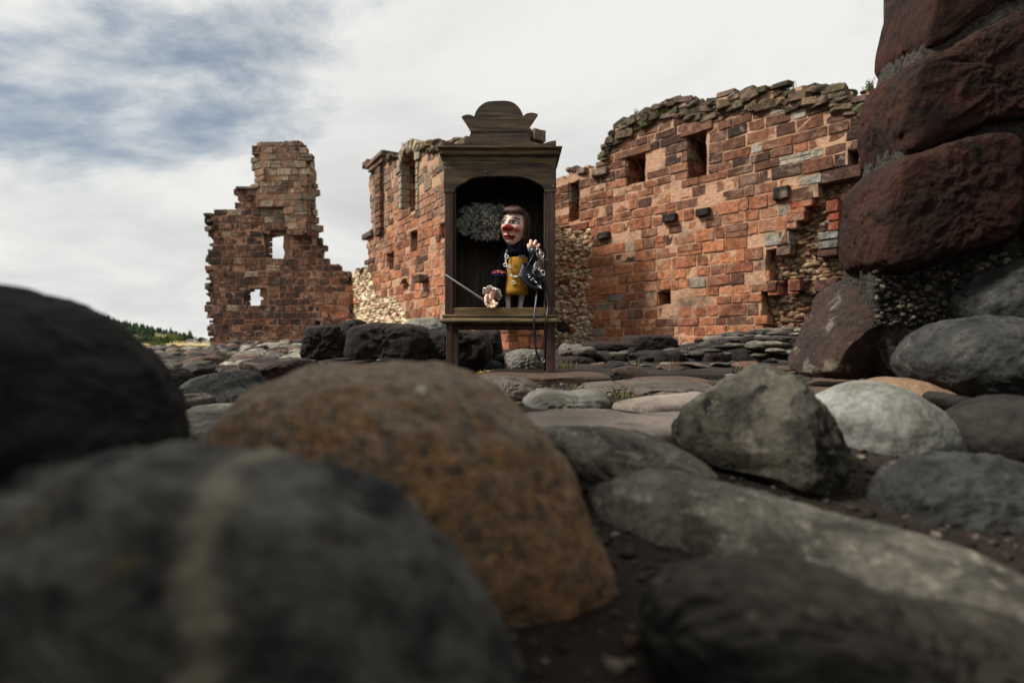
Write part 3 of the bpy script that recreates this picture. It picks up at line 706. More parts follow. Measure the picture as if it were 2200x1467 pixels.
boulder("boulder", [(1885, 1085), (1920, 1030), (1980, 990), (2050, 978), (2130, 982), (2250, 1000), (2330, 1100), (2300, 1250), (2100, 1250), (1980, 1200), (1900, 1150)],
        1.0, 0.15, G["slate_boulder"], "rough charcoal boulder next to the long flecked stone", sub=6, amp=.05, rough=.04, seed=23, pit=.1)
boulder("boulder", [(2035, 920), (2100, 872), (2180, 850), (2300, 860), (2330, 960), (2300, 1030), (2120, 1020), (2050, 970)], 1.3, 0.16, G["dark_boulder"], "blackish stone wedged between the white boulder and the charcoal boulder", sub=5, amp=.05, rough=.02, seed=25)
boulder("boulder", [(1940, 775), (1970, 720), (2030, 690), (2100, 678), (2200, 690), (2300, 740), (2320, 880), (2150, 900), (2050, 865), (1970, 820)], 1.75, 0.22, G["slate_boulder"], "broad slate-grey boulder at the foot of the dark block wall", sub=6, amp=.04, rough=.025, seed=27)
boulder("boulder", [(1990, 660), (2060, 590), (2130, 560), (2220, 550), (2330, 600), (2330, 760), (2100, 760), (2010, 710)], 2.1, 0.2, G["slate_boulder"], "speckled grey boulder bedded in mortar under the dark block wall", sub=6, amp=.05, rough=.03, seed=29)
boulder("boulder", [(1700, 805), (1710, 770), (1740, 720), (1780, 660), (1800, 620), (1840, 596), (1900, 588), (1960, 598), (1990, 640), (1965, 690), (1910, 740), (1880, 800), (1780, 812)], 2.25, 0.22, G["lichened_red_boulder"], "slanting lichen-streaked red stone leaning on the dark block wall", sub=6, boxy=2.8, amp=.04, rough=.03, seed=31, cuts=3, lean=.3)
boulder("boulder", [(1960, 830), (2020, 845), (2100, 860), (2200, 850), (2250, 900), (2150, 930), (2040, 905), (1980, 870)], 1.6, 0.16, G["dark_boulder"], "low black stone below the broad slate-grey boulder", sub=5, amp=.05, rough=.02, seed=33)

# dark sandstone lumps behind the cabinet
DK = [([(676, 765), (683, 722), (690, 702), (720, 698), (748, 700), (760, 730), (755, 775), (690, 785)], 4.05, .3, "black weathered sandstone block at the end of the row behind the cabinet", 5),
      ([(735, 770), (738, 710), (750, 690), (775, 686), (786, 700), (782, 760), (770, 795), (740, 790)], 4.0, .22, "upright ribbed black stone between two larger black blocks", 2.8),
      ([(763, 780), (766, 722), (785, 702), (830, 695), (880, 697), (912, 705), (932, 730), (936, 775), (900, 800), (780, 800)], 4.05, .36, "largest black sandstone block in the row, white lichen spot on its top", 5),
      ([(896, 790), (905, 722), (925, 712), (990, 708), (1030, 716), (1052, 742), (1048, 786), (1000, 800), (910, 800)], 4.1, .34, "long black stone passing behind the cabinet leg", 4.5),
      ([(1018, 800), (1020, 709), (1074, 707), (1080, 750), (1078, 800)], 4.55, .25, "squared dark stone at the end of the row under the cabinet", 4.0)]
for i, (ol, d, dep, lab, bx) in enumerate(DK):
    boulder("boulder", [(x + (7 if x > sum(p[0] for p in ol) / len(ol) else -7) * (i in (0, 2, 3)), y) for x, y in ol], d, dep, G["black_block"], lab, sub=5, boxy=bx + 1, amp=.035, rough=.03, seed=40 + i, pit=.07)
boulder("boulder", [(855, 712), (870, 694), (900, 683), (940, 684), (958, 694), (975, 715), (960, 760), (870, 760)], 4.75, .3, G["pale_grey_rock"], "pale grey speckled rock lying on top behind the black blocks", sub=5, amp=.04, rough=.03, seed=47)
def rubble_bank(name, label, outline, d, depth, mat, n, sz, cols, seed, cat="rubble"):
    root = boulder(name, outline, d, depth, mat, label, cat, sub=4, amp=.08, rough=.05, seed=seed)
    tag(root, kind="thing"); rnd = random.Random(seed); mb = MB(); mv = root.data.vertices; mw = root.location
    front = [v for v in mv if v.normal.y < .2 or v.normal.z > .4]
    for _ in range(n):
        v = rnd.choice(front); V, F = rnd.choice(PEBBLES); q = v.co + Vector((rnd.uniform(-.03, .03), rnd.uniform(-.02, .02), rnd.uniform(-.02, .02))); s = rnd.uniform(*sz); f = rnd.uniform(.6, 1.4); c = rnd.choice(cols)
        M = Matrix.Rotation(rnd.uniform(-.5, .5), 3, 'Z'); a, b, e = s * rnd.uniform(1.0, 2.2), s * 1.1, s * rnd.uniform(.3, .55)
        mb.add([q + M @ Vector((p.x * a, p.y * b, p.z * e)) for p in V], F, tuple(x * f for x in c))
    o = mb.build("rubble", MAT["rub_v"], root, True); tag(o, kind="stuff"); return root
DRK = [lin(52, 48, 45), lin(70, 64, 58), lin(40, 37, 35), lin(96, 90, 80)]
rubble_bank("rubble_bank", "gravelly black mortar footing under the row of black blocks", [(664, 812), (680, 772), (760, 768), (900, 780), (1010, 790), (1060, 798), (1000, 830), (670, 830)], 3.95, .45, G["black_block"], 260, (.012, .035), DRK, 50)

# stones round the cabinet's feet
boulder("stone_slab", [(986, 806), (992, 800), (1100, 799.5), (1200, 799), (1308, 798), (1320, 804), (1319, 818), (1250, 824), (1180, 826), (1100, 822), (990, 818)], 3.27, .37, G["brown_slab"], "long narrow brown stone slab under the cabinet legs", "slab", sub=5, boxy=6.0, amp=.012, rough=.006, seed=55)
for ol, d, dep, m, lab, sd in (([(1004, 800), (1015, 772), (1040, 768), (1080, 780), (1088, 800), (1060, 812)], 3.95, .14, "slate_boulder", "small dark grey stone by the cabinet's shaded leg", 56),
                        ([(1078, 800), (1086, 760), (1120, 749), (1160, 752), (1178, 780), (1168, 806), (1100, 808)], 4.0, .18, "pale_grey_rock", "pale lichened rock seen between the cabinet legs", 57),
                        ([(1056, 775), (1066, 763), (1084, 760), (1092, 776), (1088, 800), (1060, 800)], 4.1, .10, "dark_boulder", "tiny dark stone perched beside the pale lichened rock", 58),
                        ([(1005, 838), (1030, 815), (1090, 808), (1135, 815), (1165, 835), (1160, 850), (1080, 868), (1020, 860)], 2.35, .3, "lichened_slab", "rounded brown stone in front of the cabinet slab", 59),
                        ([(1118, 868), (1140, 846), (1170, 836), (1200, 842), (1240, 846), (1280, 838), (1305, 846), (1312, 865), (1260, 882), (1150, 888)], 2.0, .22, "pale_grey_rock", "craggy grey stone with a sharp crest beside the pink flagstone", 60),
                        ([(1230, 845), (1260, 825), (1320, 820), (1360, 832), (1370, 850), (1300, 860)], 2.5, .22, "lichened_slab", "flat lichened stone behind the craggy grey stone", 61),
                        ([(1300, 836), (1340, 822), (1440, 818), (1520, 822), (1540, 836), (1460, 848), (1340, 850)], 2.6, .35, "lichened_slab", "wide thin flagstone with a lichened rim", 62),
                        ([(1330, 822), (1400, 812), (1490, 811), (1534, 818), (1520, 828), (1400, 830)], 3.1, .3, "brown_slab", "thin brown flagstone in front of the black ruins", 63)):
    boulder("stone", ol, d, dep, G[m], lab, "stone", sub=5, boxy=2.8, amp=.05, rough=.04, seed=sd, pit=.06)
def slab(name, poly_px, z, thick, mat, label, cat="slab", rough=0.006, seed=1):
    """flagstone lying on the ground: outline on the plane z, gently uneven top"""
    pts = []
    for px, py in poly_px:
        d = (ZC - z) * FPX / (py - 733.5); pts.append(((px - 1100) / FPX * d, d))
    cx, cy, rad = smooth_outline(pts, 96); n = 96; V = []; F = []; rings = [(0.0, 0), (.25, 0), (.5, 0), (.75, 0), (.9, 0), (.97, -.15), (1.0, -.5), (1.0, -1.0)]
    for f, dz in rings:
        for k in range(n):
            a = 2 * math.pi * k / n; r = rad[k] * f * (1 + .03 * noise.noise(Vector((math.cos(a) * 3, math.sin(a) * 3, seed)))); x, y = cx + r * math.cos(a), cy + r * math.sin(a)
            V.append((x, y, z + dz * thick + rough * (noise.fractal(Vector((x * 5, y * 5, seed * 3.0)), 1, 2, 4))))
    for i in range(len(rings) - 1):
        for k in range(n): k2 = (k + 1) % n; F.append((i * n + k, (i + 1) * n + k, (i + 1) * n + k2, i * n + k2))
    o = mesh_obj(name, V, F, mat, None, True, None, (cx, cy, z - thick)); tag(o, label, cat); return o
slab("flagstone", [(1070, 912), (1110, 888), (1180, 876), (1290, 878), (1380, 886), (1480, 884), (1580, 892), (1560, 918), (1400, 926), (1250, 922)], -0.03, .03, G["pink_slab"], "smooth pinkish flagstone beside the domed boulder", seed=2)
slab("flagstone", [(1700, 830), (1760, 808), (1900, 812), (1960, 840), (1900, 870), (1780, 880)], -0.002, .05, G["brown_slab"], "worn brown flagstone behind the white boulder", seed=4, rough=.01)
slab("flagstone", [(380, 905), (400, 872), (470, 862), (560, 866), (580, 890), (540, 930), (400, 935)], -0.03, .06, G["flecked_grey_boulder"], "flat pale grey stone in the gap between black and brown boulders", seed=6, rough=.012)
slab("flagstone", [(1310, 862), (1400, 846), (1500, 842), (1560, 850), (1520, 866), (1400, 872)], -0.02, .03, G["pink_slab"], "small pink flagstone edged by gravel", seed=7)

# black squared stones of the low ruin beyond
BR = [(1195, 766, 1279, 796, "black_block", "low black kerb block next to the cabinet leg", 5.0, 4), (1202, 738, 1252, 768, "pale_grey_rock", "rounded grey-green stone on the black kerb block", 5.2, 2.4), (1230, 745, 1281, 766, "lichened_slab", "flat tan stone squeezed among black stones", 5.0, 2.6),
      (1242, 734, 1366, 758, "black_block", "long thin black coping slab with white lichen", 5.5, 3.2), (1336, 722, 1444, 756, "black_block", "big squared black block on top of the low ruin", 5.7, 5.0), (1274, 757, 1348, 781, "black_block", "jutting black stone in the middle of the low ruin", 5.15, 3.0),
      (1345, 757, 1402, 780, "dark_boulder", "dull dark stone under the squared black block", 5.2, 3.0), (1395, 752, 1467, 792, "black_block", "rounded black corner stone of the low ruin", 5.1, 2.8), (1266, 778, 1302, 798, "brown_slab", "small reddish brown stone at the ruin's foot", 4.8, 3.5),
      (1300, 780, 1362, 806, "black_block", "black bottom stone of the low ruin", 4.9, 3.0), (1356, 777, 1398, 806, "dark_boulder", "dark stone above the pale foot stone", 4.95, 2.6), (1408, 792, 1444, 812, "pale_grey_rock", "pale lichened foot stone of the low ruin", 4.7, 2.4), (1330, 793, 1372, 812, "slate_boulder", "grey foot stone of the low ruin", 4.6, 2.4),
      (1502, 757, 1563, 796, "black_block", "upright squared black block standing alone", 5.0, 6.0), (1498, 790, 1584, 822, "dark_boulder", "dark plinth stone under the lone black block", 4.6, 4.0), (1446, 742, 1502, 768, "lichened_red_boulder", "red-brown stone at the end of the rubble wall", 5.6, 3.4), (1436, 780, 1500, 815, "dark_boulder", "dark low stone between ruin and lone block", 4.8, 3.0)]
for i, (x0, y0, x1, y1, m, lab, d, bx) in enumerate(BR):
    rnd = random.Random(70 + i); w, h = x1 - x0, y1 - y0; j = lambda a: rnd.uniform(-a, a)
    ol = [(x0 + j(3), y0 + h * .22 + j(2)), (x0 + w * .18, y0 + j(2)), (x0 + w * .5, y0 + j(3)), (x0 + w * .85, y0 + j(2)), (x1 + j(2), y0 + h * .25), (x1 + j(3), y1 - h * .2), (x0 + w * .8, y1), (x0 + w * .2, y1), (x0 + j(3), y1 - h * .2)]
    boulder("stone", ol, d, min(.3, w / FPX * d * .6), G[m], lab, "stone", sub=4, boxy=bx, amp=.05, rough=.04, seed=70 + i, pit=.08)
rubble_bank("rubble_wall", "low sloping rubble wall with a lichened stony top below the curtain wall", [(1430, 800), (1440, 752), (1500, 738), (1580, 725), (1660, 714), (1760, 702), (1800, 720), (1790, 820), (1500, 825)], 5.3, .5, G["dark_boulder"], 420, (.025, .075), DRK + [lin(120, 114, 102), lin(84, 76, 68)], 95, "wall")
rubble_bank("rubble_bank", "heap of dark rubble filling the low ruin's core", [(1190, 800), (1200, 765), (1290, 752), (1420, 752), (1470, 775), (1500, 800), (1400, 815), (1220, 812)], 5.35, .35, G["dark_boulder"], 90, (.02, .05), DRK, 97)

# left: dark stones and the field of cobbles before the tower
for ol, d, dep, m, lab, sd, bx in (([(526, 812), (532, 782), (548, 771), (600, 769), (660, 772), (674, 795), (668, 835), (600, 842), (545, 832)], 3.3, .3, "lichened_red_boulder", "big dark reddish stone just behind the orange-brown boulder", 101, 3.2),
                           ([(424, 866), (426, 822), (440, 810), (480, 798), (505, 795), (530, 806), (545, 830), (562, 852), (545, 878), (440, 880)], 2.35, .25, "slate_boulder", "angular black-grey rock with white scuffs near the flat pale stone", 102, 2.5),
                           ([(505, 866), (515, 848), (540, 840), (562, 848), (575, 868), (540, 876)], 2.1, .12, "dark_boulder", "small dark stone against the angular black-grey rock", 103, 2.4),
                           ([(366, 866), (380, 850), (410, 846), (436, 858), (436, 872), (380, 878)], 2.0, .14, "lichened_slab", "low ridged brown stone beside the angular black-grey rock", 104, 2.4),
                           ([(452, 800), (456, 791), (540, 788), (545, 800), (500, 806)], 3.5, .12, "lichened_red_boulder", "thin red slab lying among the cobbles", 105, 3.5),
                           ([(330, 822), (345, 796), (372, 790), (392, 806), (396, 830), (350, 838)], 3.2, .2, "dark_boulder", "brown-black cobble emerging beside the tall near-black boulder", 106, 2.4),
                           ([(380, 812), (400, 790), (430, 780), (458, 790), (460, 812), (420, 820)], 3.7, .22, "dark_boulder", "dark ridged cobble before the thin red slab", 107, 2.5)):
    boulder("stone", ol, d, dep, G[m], lab, "stone", sub=5, boxy=bx, amp=.06, rough=.04, seed=sd, cuts=2, pit=.08)
def COB_LABEL(ci, g, flat_, d):
    shade = ("grey", "buff grey", "slate", "reddish brown", "brown", "pale", "charcoal")[ci]
    return "%s%s %s cobble %s" % ("dark " if g < .8 else "", shade, "flat" if flat_ < .5 else "humped", "at the foot of the ruined tower" if d > 9 else "in the middle of the cobbled ground" if d > 6 else "close to the dark reddish stone")
def cobbles():
    rnd = random.Random(5); n = 0
    cols = [lin(104, 99, 90), lin(124, 117, 104), lin(72, 68, 62), lin(104, 84, 70), lin(84, 70, 62), lin(142, 137, 124), lin(56, 52, 48)]
    for d, ytop, x0, x1 in ((17, 741, 300, 470), (13.5, 743, 300, 470), (11.2, 731, 470, 700), (10.2, 735, 470, 700), (10.6, 746, 300, 480), (9.2, 740, 440, 700), (8.4, 750, 300, 480), (8.0, 746, 460, 700), (7.1, 753, 300, 690), (6.3, 758, 300, 690), (5.6, 764, 300, 690), (5.0, 770, 300, 560), (4.5, 777, 300, 540), (4.0, 786, 300, 470), (4.3, 800, 660, 700)):
        px = x0 + rnd.uniform(0, 30)
        while px < x1:
            w = rnd.uniform(.16, .36) * FPX / d; w = min(w, 95); yy = ytop + rnd.uniform(-3, 4)
            q = P(px + w / 2, yy, d + rnd.uniform(-.3, .3)); hw = w / FPX * d / 2; hh = hw * rnd.uniform(.32, .55) + .02
            o = bpy.data.objects.new("cobble", rnd.choice(ROCKS)); COL.objects.link(o); g = rnd.uniform(.55, 1.2); c = rnd.choice(cols)
            o.color = (c[0] * g, c[1] * g, c[2] * g, 1); o.location = q - Vector((0, 0, hh)); o.scale = (hw * 1.12, hw * rnd.uniform(.8, 1.2), hh * 1.1)
            o.rotation_euler = (rnd.uniform(-.15, .15), rnd.uniform(-.18, .18), rnd.uniform(-.5, .5))
            tag(o, COB_LABEL(cols.index(c), g, hh / hw, d), "cobble", "cobbles before the ruined tower"); px += w * rnd.uniform(.85, 1.15); n += 1
cobbles()

# ------------------------------------------------------------------ huge dark block wall beside the camera
def dark_wall():
    root = empty("block_wall", P(2050, 733.5, 2.3) * 1.0); root.location.z = 0; root.rotation_euler = (0, 0, 0); L0 = Vector(root.location)
    tag(root, "towering wall of huge dark red-brown blocks with gravelly mortar joints", "wall", None, "thing")
    def part(name, ol, d, dep, mat, seed, bx=4.0, amp=.03, rough=.015, sub=5, trace=None):
        o = boulder(name, ol, d, dep, mat, None, sub=sub, boxy=bx, amp=amp, rough=rough, seed=seed, parent=root, trace=trace, pit=.05 if name == 'block' else 0); o.location = -L0; return o
    part("mortar_core", [(1930, -900), (1925, -100), (1925, 40), (1895, 170), (1858, 230), (1862, 400), (1822, 440), (1814, 610), (1790, 760), (1790, 820), (2900, 860), (2900, -900)], 2.16, .13, MAT["mortar_grey"], 120, 12.0, .01, .02, 6, 2.28)
    B = [([(1912, -190), (1908, 0), (1896, 70), (1879, 150), (1873, 182), (1930, 164), (1985, 128), (2060, 96), (2128, 66), (2140, -190)], 2.28), ([(1868, 196), (1845, 250), (1840, 300), (1849, 350), (1856, 376), (1930, 350), (2000, 318), (2090, 304), (2150, 262), (2164, 172), (2128, 92), (2050, 116), (1985, 148), (1920, 184)], 2.25),
         ([(1846, 388), (1820, 420), (1805, 470), (1800, 530), (1803, 580), (1850, 590), (1950, 562), (2062, 534), (2076, 490), (2076, 372), (2050, 338), (1980, 346), (1900, 372)], 2.2), ([(2090, 366), (2190, 330), (2235, 420), (2200, 530), (2120, 548), (2092, 520)], 2.2), ([(2172, 170), (2180, 80), (2360, 60), (2400, 280), (2200, 320), (2165, 280)], 2.15), ([(2150, 60), (2150, -190), (2400, -190), (2390, 40)], 2.2),
         ([(2200, 330), (2400, 300), (2420, 520), (2250, 540), (2215, 510)], 2.1), ([(1918, -210), (1930, -420), (2140, -440), (2160, -210)], 2.3), ([(2170, -210), (2150, -440), (2420, -460), (2430, -210)], 2.2), ([(1935, -440), (1945, -640), (2200, -660), (2190, -450)], 2.3), ([(2210, -460), (2220, -660), (2460, -660), (2460, -480)], 2.2), ([(1950, -660), (1960, -860), (2180, -880), (2190, -670)], 2.3), ([(2200, -680), (2200, -880), (2460, -880), (2460, -680)], 2.25)]
    for i, (ol, d) in enumerate(B): part("block", [(x + (x - sum(p[0] for p in ol) / len(ol)) * (.035 if x > sum(p[0] for p in ol) / len(ol) else 0), y + (y - sum(p[1] for p in ol) / len(ol)) * .06) for x, y in ol], d - .1, .16, G["wall_block_dark"], 130 + i, 9.0, .02, .03, 6, d + .02)
    # the same wall carried on past the camera
    rnd = random.Random(77); mb = MB(); mb.box(2.55, 3.1, -2.6, 2.0, -.3, 3.2); mb.box(2.22, 3.1, 2.29, 3.4, -.3, 3.0); o = mb.build("mortar_core", MAT["mortar_grey"], root, False); o.location = -L0
    V, F = rock_shape(3, 4242, 5.0, .05, 2, (.9, .98)); me = bpy.data.meshes.new("block"); me.from_pydata([tuple(v) for v in V], [], F); me.polygons.foreach_set("use_smooth", [True] * len(F)); me.materials.append(G["wall_block_dark"])
    # unseen walls added left of and behind the camera to shade the foreground
    mb = MB(); mb.box(-2.35, -1.8, -2.6, 1.45, -.3, 2.2); mb.box(-2.35, 3.1, -3.1, -2.6, -.3, 1.5); o = mb.build("mortar_core", MAT["mortar_grey"], root, False); o.location = -L0
    for side in range(2):
        z = -.1
        while z < (1.95 if side == 0 else 1.3):
            h = rnd.uniform(.34, .46); y = -2.5 + rnd.uniform(-.2, .1); end = 1.4 if side == 0 else 2.5
            if side: y += .2
            while y < end - .25:
                w = min(rnd.uniform(.5, .9), end - y); b = bpy.data.objects.new("block", me); COL.objects.link(b); b.parent = root
                b.location = (Vector((-1.85 + rnd.uniform(-.04, .04), y + w / 2, z + h / 2)) if side == 0 else Vector((y + w / 2, -2.65, z + h / 2))) - L0
                b.scale = (.22, w / 2 * .98, h / 2 * .97) if side == 0 else (w / 2 * .98, .2, h / 2 * .97); y += w
            z += h
    # gritty bedding between the lowest blocks and the boulders
    gm = MB()
    for _ in range(1500):
        px, py = rnd.uniform(1880, 2230), rnd.uniform(545, 700); q = P(px, py, rnd.uniform(2.025, 2.045)) - L0; V2, F2 = rnd.choice(PEBBLES); s_ = rnd.uniform(.003, .011); g = rnd.uniform(.4, 1.3); c_ = rnd.choice([lin(84, 80, 72), lin(56, 53, 48), lin(110, 104, 92), lin(40, 38, 35)])
        gm.add([q + Vector((p.x * s_ * 1.3, p.y * s_, p.z * s_)) for p in V2], F2, tuple(v_ * g for v_ in c_))
    tag(gm.build("rubble", MAT["rub_v"], root, True), kind="stuff")
    z = -.1
    while z < 3.0:
        h = rnd.uniform(.34, .46); y = -2.6 + rnd.uniform(-.3, .1)
        while y < 1.9:
            w = rnd.uniform(.5, .9); b = bpy.data.objects.new("block", me); COL.objects.link(b); b.parent = root; b.location = Vector((2.6 + rnd.uniform(-.04, .04), y + w / 2, z + h / 2)) - L0; b.scale = (.22, w / 2 * .98, h / 2 * .97); y += w
        z += h
dark_wall()

# ------------------------------------------------------------------ loose gravel between the stones
def gravel():
    rnd = random.Random(9); mb = MB(); cols = [lin(60, 52, 46), lin(80, 70, 62), lin(46, 40, 36), lin(100, 90, 78), lin(70, 54, 46)]
    for i in range(6000):
        y = rnd.uniform(.35, 1) ** 1 * 3.6 if i % 3 else rnd.uniform(.5, 1.5); x = rnd.uniform(-.75, 1.0) * y
        if i % 3 and 1.3 < y < 1.9 and 0 < x < .6: continue
        z = ground_h(x, y); s = rnd.uniform(.002, .011) ** 1.0 * rnd.uniform(.4, 1) * (1 + (y > 1.5) * .5); V, F = PEBBLES[i % 8]; f = rnd.uniform(.6, 1.4); c = rnd.choice(cols); M = Matrix.Rotation(rnd.uniform(0, 6.28), 3, 'Z')
        mb.add([Vector((x, y, z + s * .3)) + M @ Vector((p.x * s * 1.2, p.y * s, p.z * s * .7)) for p in V], F, tuple(q * f for q in c))
    tag(mb.build("gravel", MAT["rub_v"]), "loose gravel between the boulders and flagstones", None, None, "stuff")
gravel()

# pale lichen spot on the orange-brown boulder
def lichen_spot():
    from mathutils.bvhtree import BVHTree
    me = BROWN.data; bv = BVHTree.FromPolygons([v.co + BROWN.location for v in me.vertices], [tuple(p.vertices) for p in me.polygons])
    o = Vector((0, 0, ZC)); hit = bv.ray_cast(o, (P(905, 838, 1.0) - o).normalized())
    if hit[0] is None: return
    V, F = ico(2); n = hit[1]; e = n.orthogonal().normalized(); f = n.cross(e); q = hit[0] - BROWN.location
    mesh_obj("lichen_spot", [q + e * v.x * .0075 * (1 + .2 * noise.noise(v * 3)) + f * v.y * .0075 + n * v.z * .0016 for v in V], F, rock("pale_lichen", lin(190, 184, 160), lin(160, 152, 126), blotch=200, fine=500, bd=.001), BROWN)
lichen_spot()
# loose flat stones on the ground before the low ruin
def loose():
    rnd = random.Random(31); cols = [("grey", lin(104, 99, 90)), ("brown", lin(92, 76, 64)), ("black", lin(40, 37, 35)), ("pale", lin(138, 131, 117)), ("reddish", lin(110, 78, 64))]
    for i in range(26):
        d = rnd.uniform(3.3, 5.0); px = rnd.uniform(1215, 1720); x = (px - 1100) / FPX * d; s = rnd.uniform(.03, .13); nm, c = rnd.choice(cols)
        o = bpy.data.objects.new("loose_stone", rnd.choice(ROCKS)); COL.objects.link(o); g = rnd.uniform(.6, 1.15); o.color = (c[0] * g, c[1] * g, c[2] * g, 1); o.scale = (s * 1.3, s, s * rnd.uniform(.16, .3)); o.location = (x, d, ground_h(x, d) + s * .1); o.rotation_euler = (rnd.uniform(-.15, .15), rnd.uniform(-.15, .15), rnd.uniform(0, 6)); near = min(((abs(px - q) , w) for q, w in ((1240, "the cabinet leg"), (1400, "the big squared black block"), (1530, "the lone upright black block"), (1690, "the slanting lichened red stone"))))[1]
        tag(o, "%s %s %sloose stone lying flat near %s" % ("large" if s > .1 else "middling" if s > .06 else "small", nm, "dusty " if g < .8 else "", near), "stone", "loose stones before the low ruin")
loose()

# ------------------------------------------------------------------ puppet cabinet
CD = 3.15; CK = CD / FPX
def CP(px, py, dy=0.0):
    """world point on the sight line through (px,py), dy behind the cabinet's front"""
    return P(px, py, CD + dy)
CX = P(1074, 733.5, CD).x
cab = empty("puppet_cabinet", (CX, CD, 0)); tag(cab, "dark wooden puppet cabinet on legs with scrolled crest and arched opening", "cabinet")
lx = lambda px: (px - 1074) * CK
lz = lambda py: ZC + (733.5 - py) * CK
def wood(name, a, b, axis, c=None, dist=.002):
    M = Mat(name, .62, .35); sc = {'x': (2.5, 30, 38), 'z': (38, 30, 2.5)}[axis]; v = M.coord("Object", sc); v2 = M.coord("Object", (1, 1, 1))
    n = M.noise(v, 1.0, 6, .65, .6); n2 = M.noise(v2, 7, 5, .6); n3 = M.noise(v, 3.2, 5, .7)
    col = M.mix(M.ramp(n, .36, .64), lin(*a), lin(*b)); col = M.scale(col, M.ramp(n3, .3, .7, .55, 1.45)); col = M.mix(M.ramp(n2, .5, .72, 0, .55), col, lin(*(c or (30, 25, 21))))
    M.color(col); M.bump(M.math('ADD', n, n3), .55, dist); return M.m
W_X = wood("dark_oak_across", (38, 30, 24), (98, 78, 54), 'x'); W_Z = wood("dark_mahogany_upright", (50, 34, 29), (86, 60, 50), 'z'); W_B = wood("stained_back_boards", (44, 38, 32), (84, 68, 50), 'z', (38, 34, 30)); W_C = wood("highlit_moulding", (58, 47, 34), (126, 106, 72), 'x'); W_L = wood("worn_sill_wood", (96, 76, 50), (128, 104, 70), 'x', (60, 48, 34))  # moulding wood made lighter, standing in for highlights on its ridges
def bev(o, w=.003, seg=2):
    m = o.modifiers.new("edge", 'BEVEL'); m.width = w; m.segments = seg; m.limit_method = 'ANGLE'; m.angle_limit = R(35); return o
def plate(name, prof, y0, y1, mat, parent=cab, b=.003):
    pts = [(lx(x), lz(y)) for x, y in prof]; n = len(pts)
    if sum(pts[i][0] * pts[(i + 1) % n][1] - pts[(i + 1) % n][0] * pts[i][1] for i in range(n)) < 0: pts.reverse()
    V = [(x, y0, z) for x, z in pts] + [(x, y1, z) for x, z in pts]
    F = [tuple(range(n)), tuple(range(2 * n - 1, n - 1, -1))] + [(i, i + n, (i + 1) % n + n, (i + 1) % n) for i in range(n)]
    return bev(mesh_obj(name, V, F, mat, parent, False), b)
def dense(pts, k=4):
    """Catmull-Rom through the points"""
    out = []
    for i in range(len(pts) - 1):
        p0, p1, p2, p3 = pts[max(i - 1, 0)], pts[i], pts[i + 1], pts[min(i + 2, len(pts) - 1)]
        for q in range(k):
            t = q / k; out.append(tuple(.5 * (2 * p1[a] + (p2[a] - p0[a]) * t + (2 * p0[a] - 5 * p1[a] + 4 * p2[a] - p3[a]) * t * t + (3 * p1[a] - p0[a] - 3 * p2[a] + p3[a]) * t ** 3) for a in range(len(p1))))
    return out + [pts[-1]]
crest_low = [(952.2, 319)] + dense([(952, 301), (963, 305), (980, 311), (992, 310), (1001, 305), (1007, 296), (1011, 287), (1011.2, 285)]) + dense([(1063, 285.2), (1134, 284.6)], 1) + dense([(1134, 285), (1136, 295), (1143, 307), (1153.5, 312.5), (1166, 310), (1180, 305), (1194.5, 302.5)]) + [(1194.6, 319)]
crest_top = dense([(1011, 284.4), (1008, 277), (1001, 265.5), (992, 252)]) + dense([(992.2, 251.5), (999, 248.4), (1009, 247.5), (1018.6, 251.3)]) + dense([(1019, 251), (1023, 240), (1031, 229.6), (1045.8, 220.3), (1069, 218), (1092, 218.4), (1107, 224.5), (1117.7, 236), (1124.4, 250)]) + dense([(1125, 250), (1132, 245), (1144, 243.4), (1155.7, 246.5)]) + dense([(1155.5, 247), (1149, 257), (1139, 271.8), (1134, 284)])
plate("crest_board", crest_low, -.004, .02, W_X); plate("crest_board", crest_top, -.006, .018, W_X)
m = MB(); D = .34; hw = lambda a, b: (b - a) / 2 * CK
cc = lambda a, b: lx((a + b) / 2)
def cornice(rows, name, mat):
    m = MB()
    for (y0, y1, xa, xb, xa2, xb2) in rows:
        m.frustum(lz(y1), hw(xa2, xb2), -hw(xa2, xb2) + hw(953, 1195), lz(y0), hw(xa, xb), -hw(xa, xb) + hw(953, 1195), D, cc(953, 1195))
    return bev(m.build(name, mat, cab, False), .0025)
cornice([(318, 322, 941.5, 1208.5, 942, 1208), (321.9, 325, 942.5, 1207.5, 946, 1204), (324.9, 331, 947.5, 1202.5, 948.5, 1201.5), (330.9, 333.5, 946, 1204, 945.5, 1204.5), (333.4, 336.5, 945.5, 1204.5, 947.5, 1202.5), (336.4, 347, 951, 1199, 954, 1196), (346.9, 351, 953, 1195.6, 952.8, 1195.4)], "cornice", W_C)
arch = [(953, 349)] + [(953, 413.5), (975.5, 413.5)] + dense([(976, 412), (981, 404), (990, 397), (999, 393), (1006, 387), (1022, 382), (1045, 380), (1075, 379.4), (1105, 380), (1125, 382), (1141, 387), (1152, 392.5), (1160, 397), (1167, 403.5), (1171.5, 411)]) + [(1172, 413), (1195, 413), (1195, 349)]
plate("arched_header", arch, -.001, .024, W_X)
m = MB()
for x in (1010, 1101.5, 1190): pass
for nx, ny in ((956.8, 360), (1190.8, 357.5), (1043, 369.5), (1188.5, 400)):
    n_ = MB().rings([(lx(nx), -.0045, lz(ny) - .0026, .0008, .0012), (lx(nx), -.0055, lz(ny), .003, .003), (lx(nx), -.0045, lz(ny) + .0026, .0008, .0012)], 8); n_.build("nail_head", Mat("nail_steel", .3).color((.6, .6, .58)).m if "nail_steel" not in bpy.data.materials else bpy.data.materials["nail_steel"], cab)
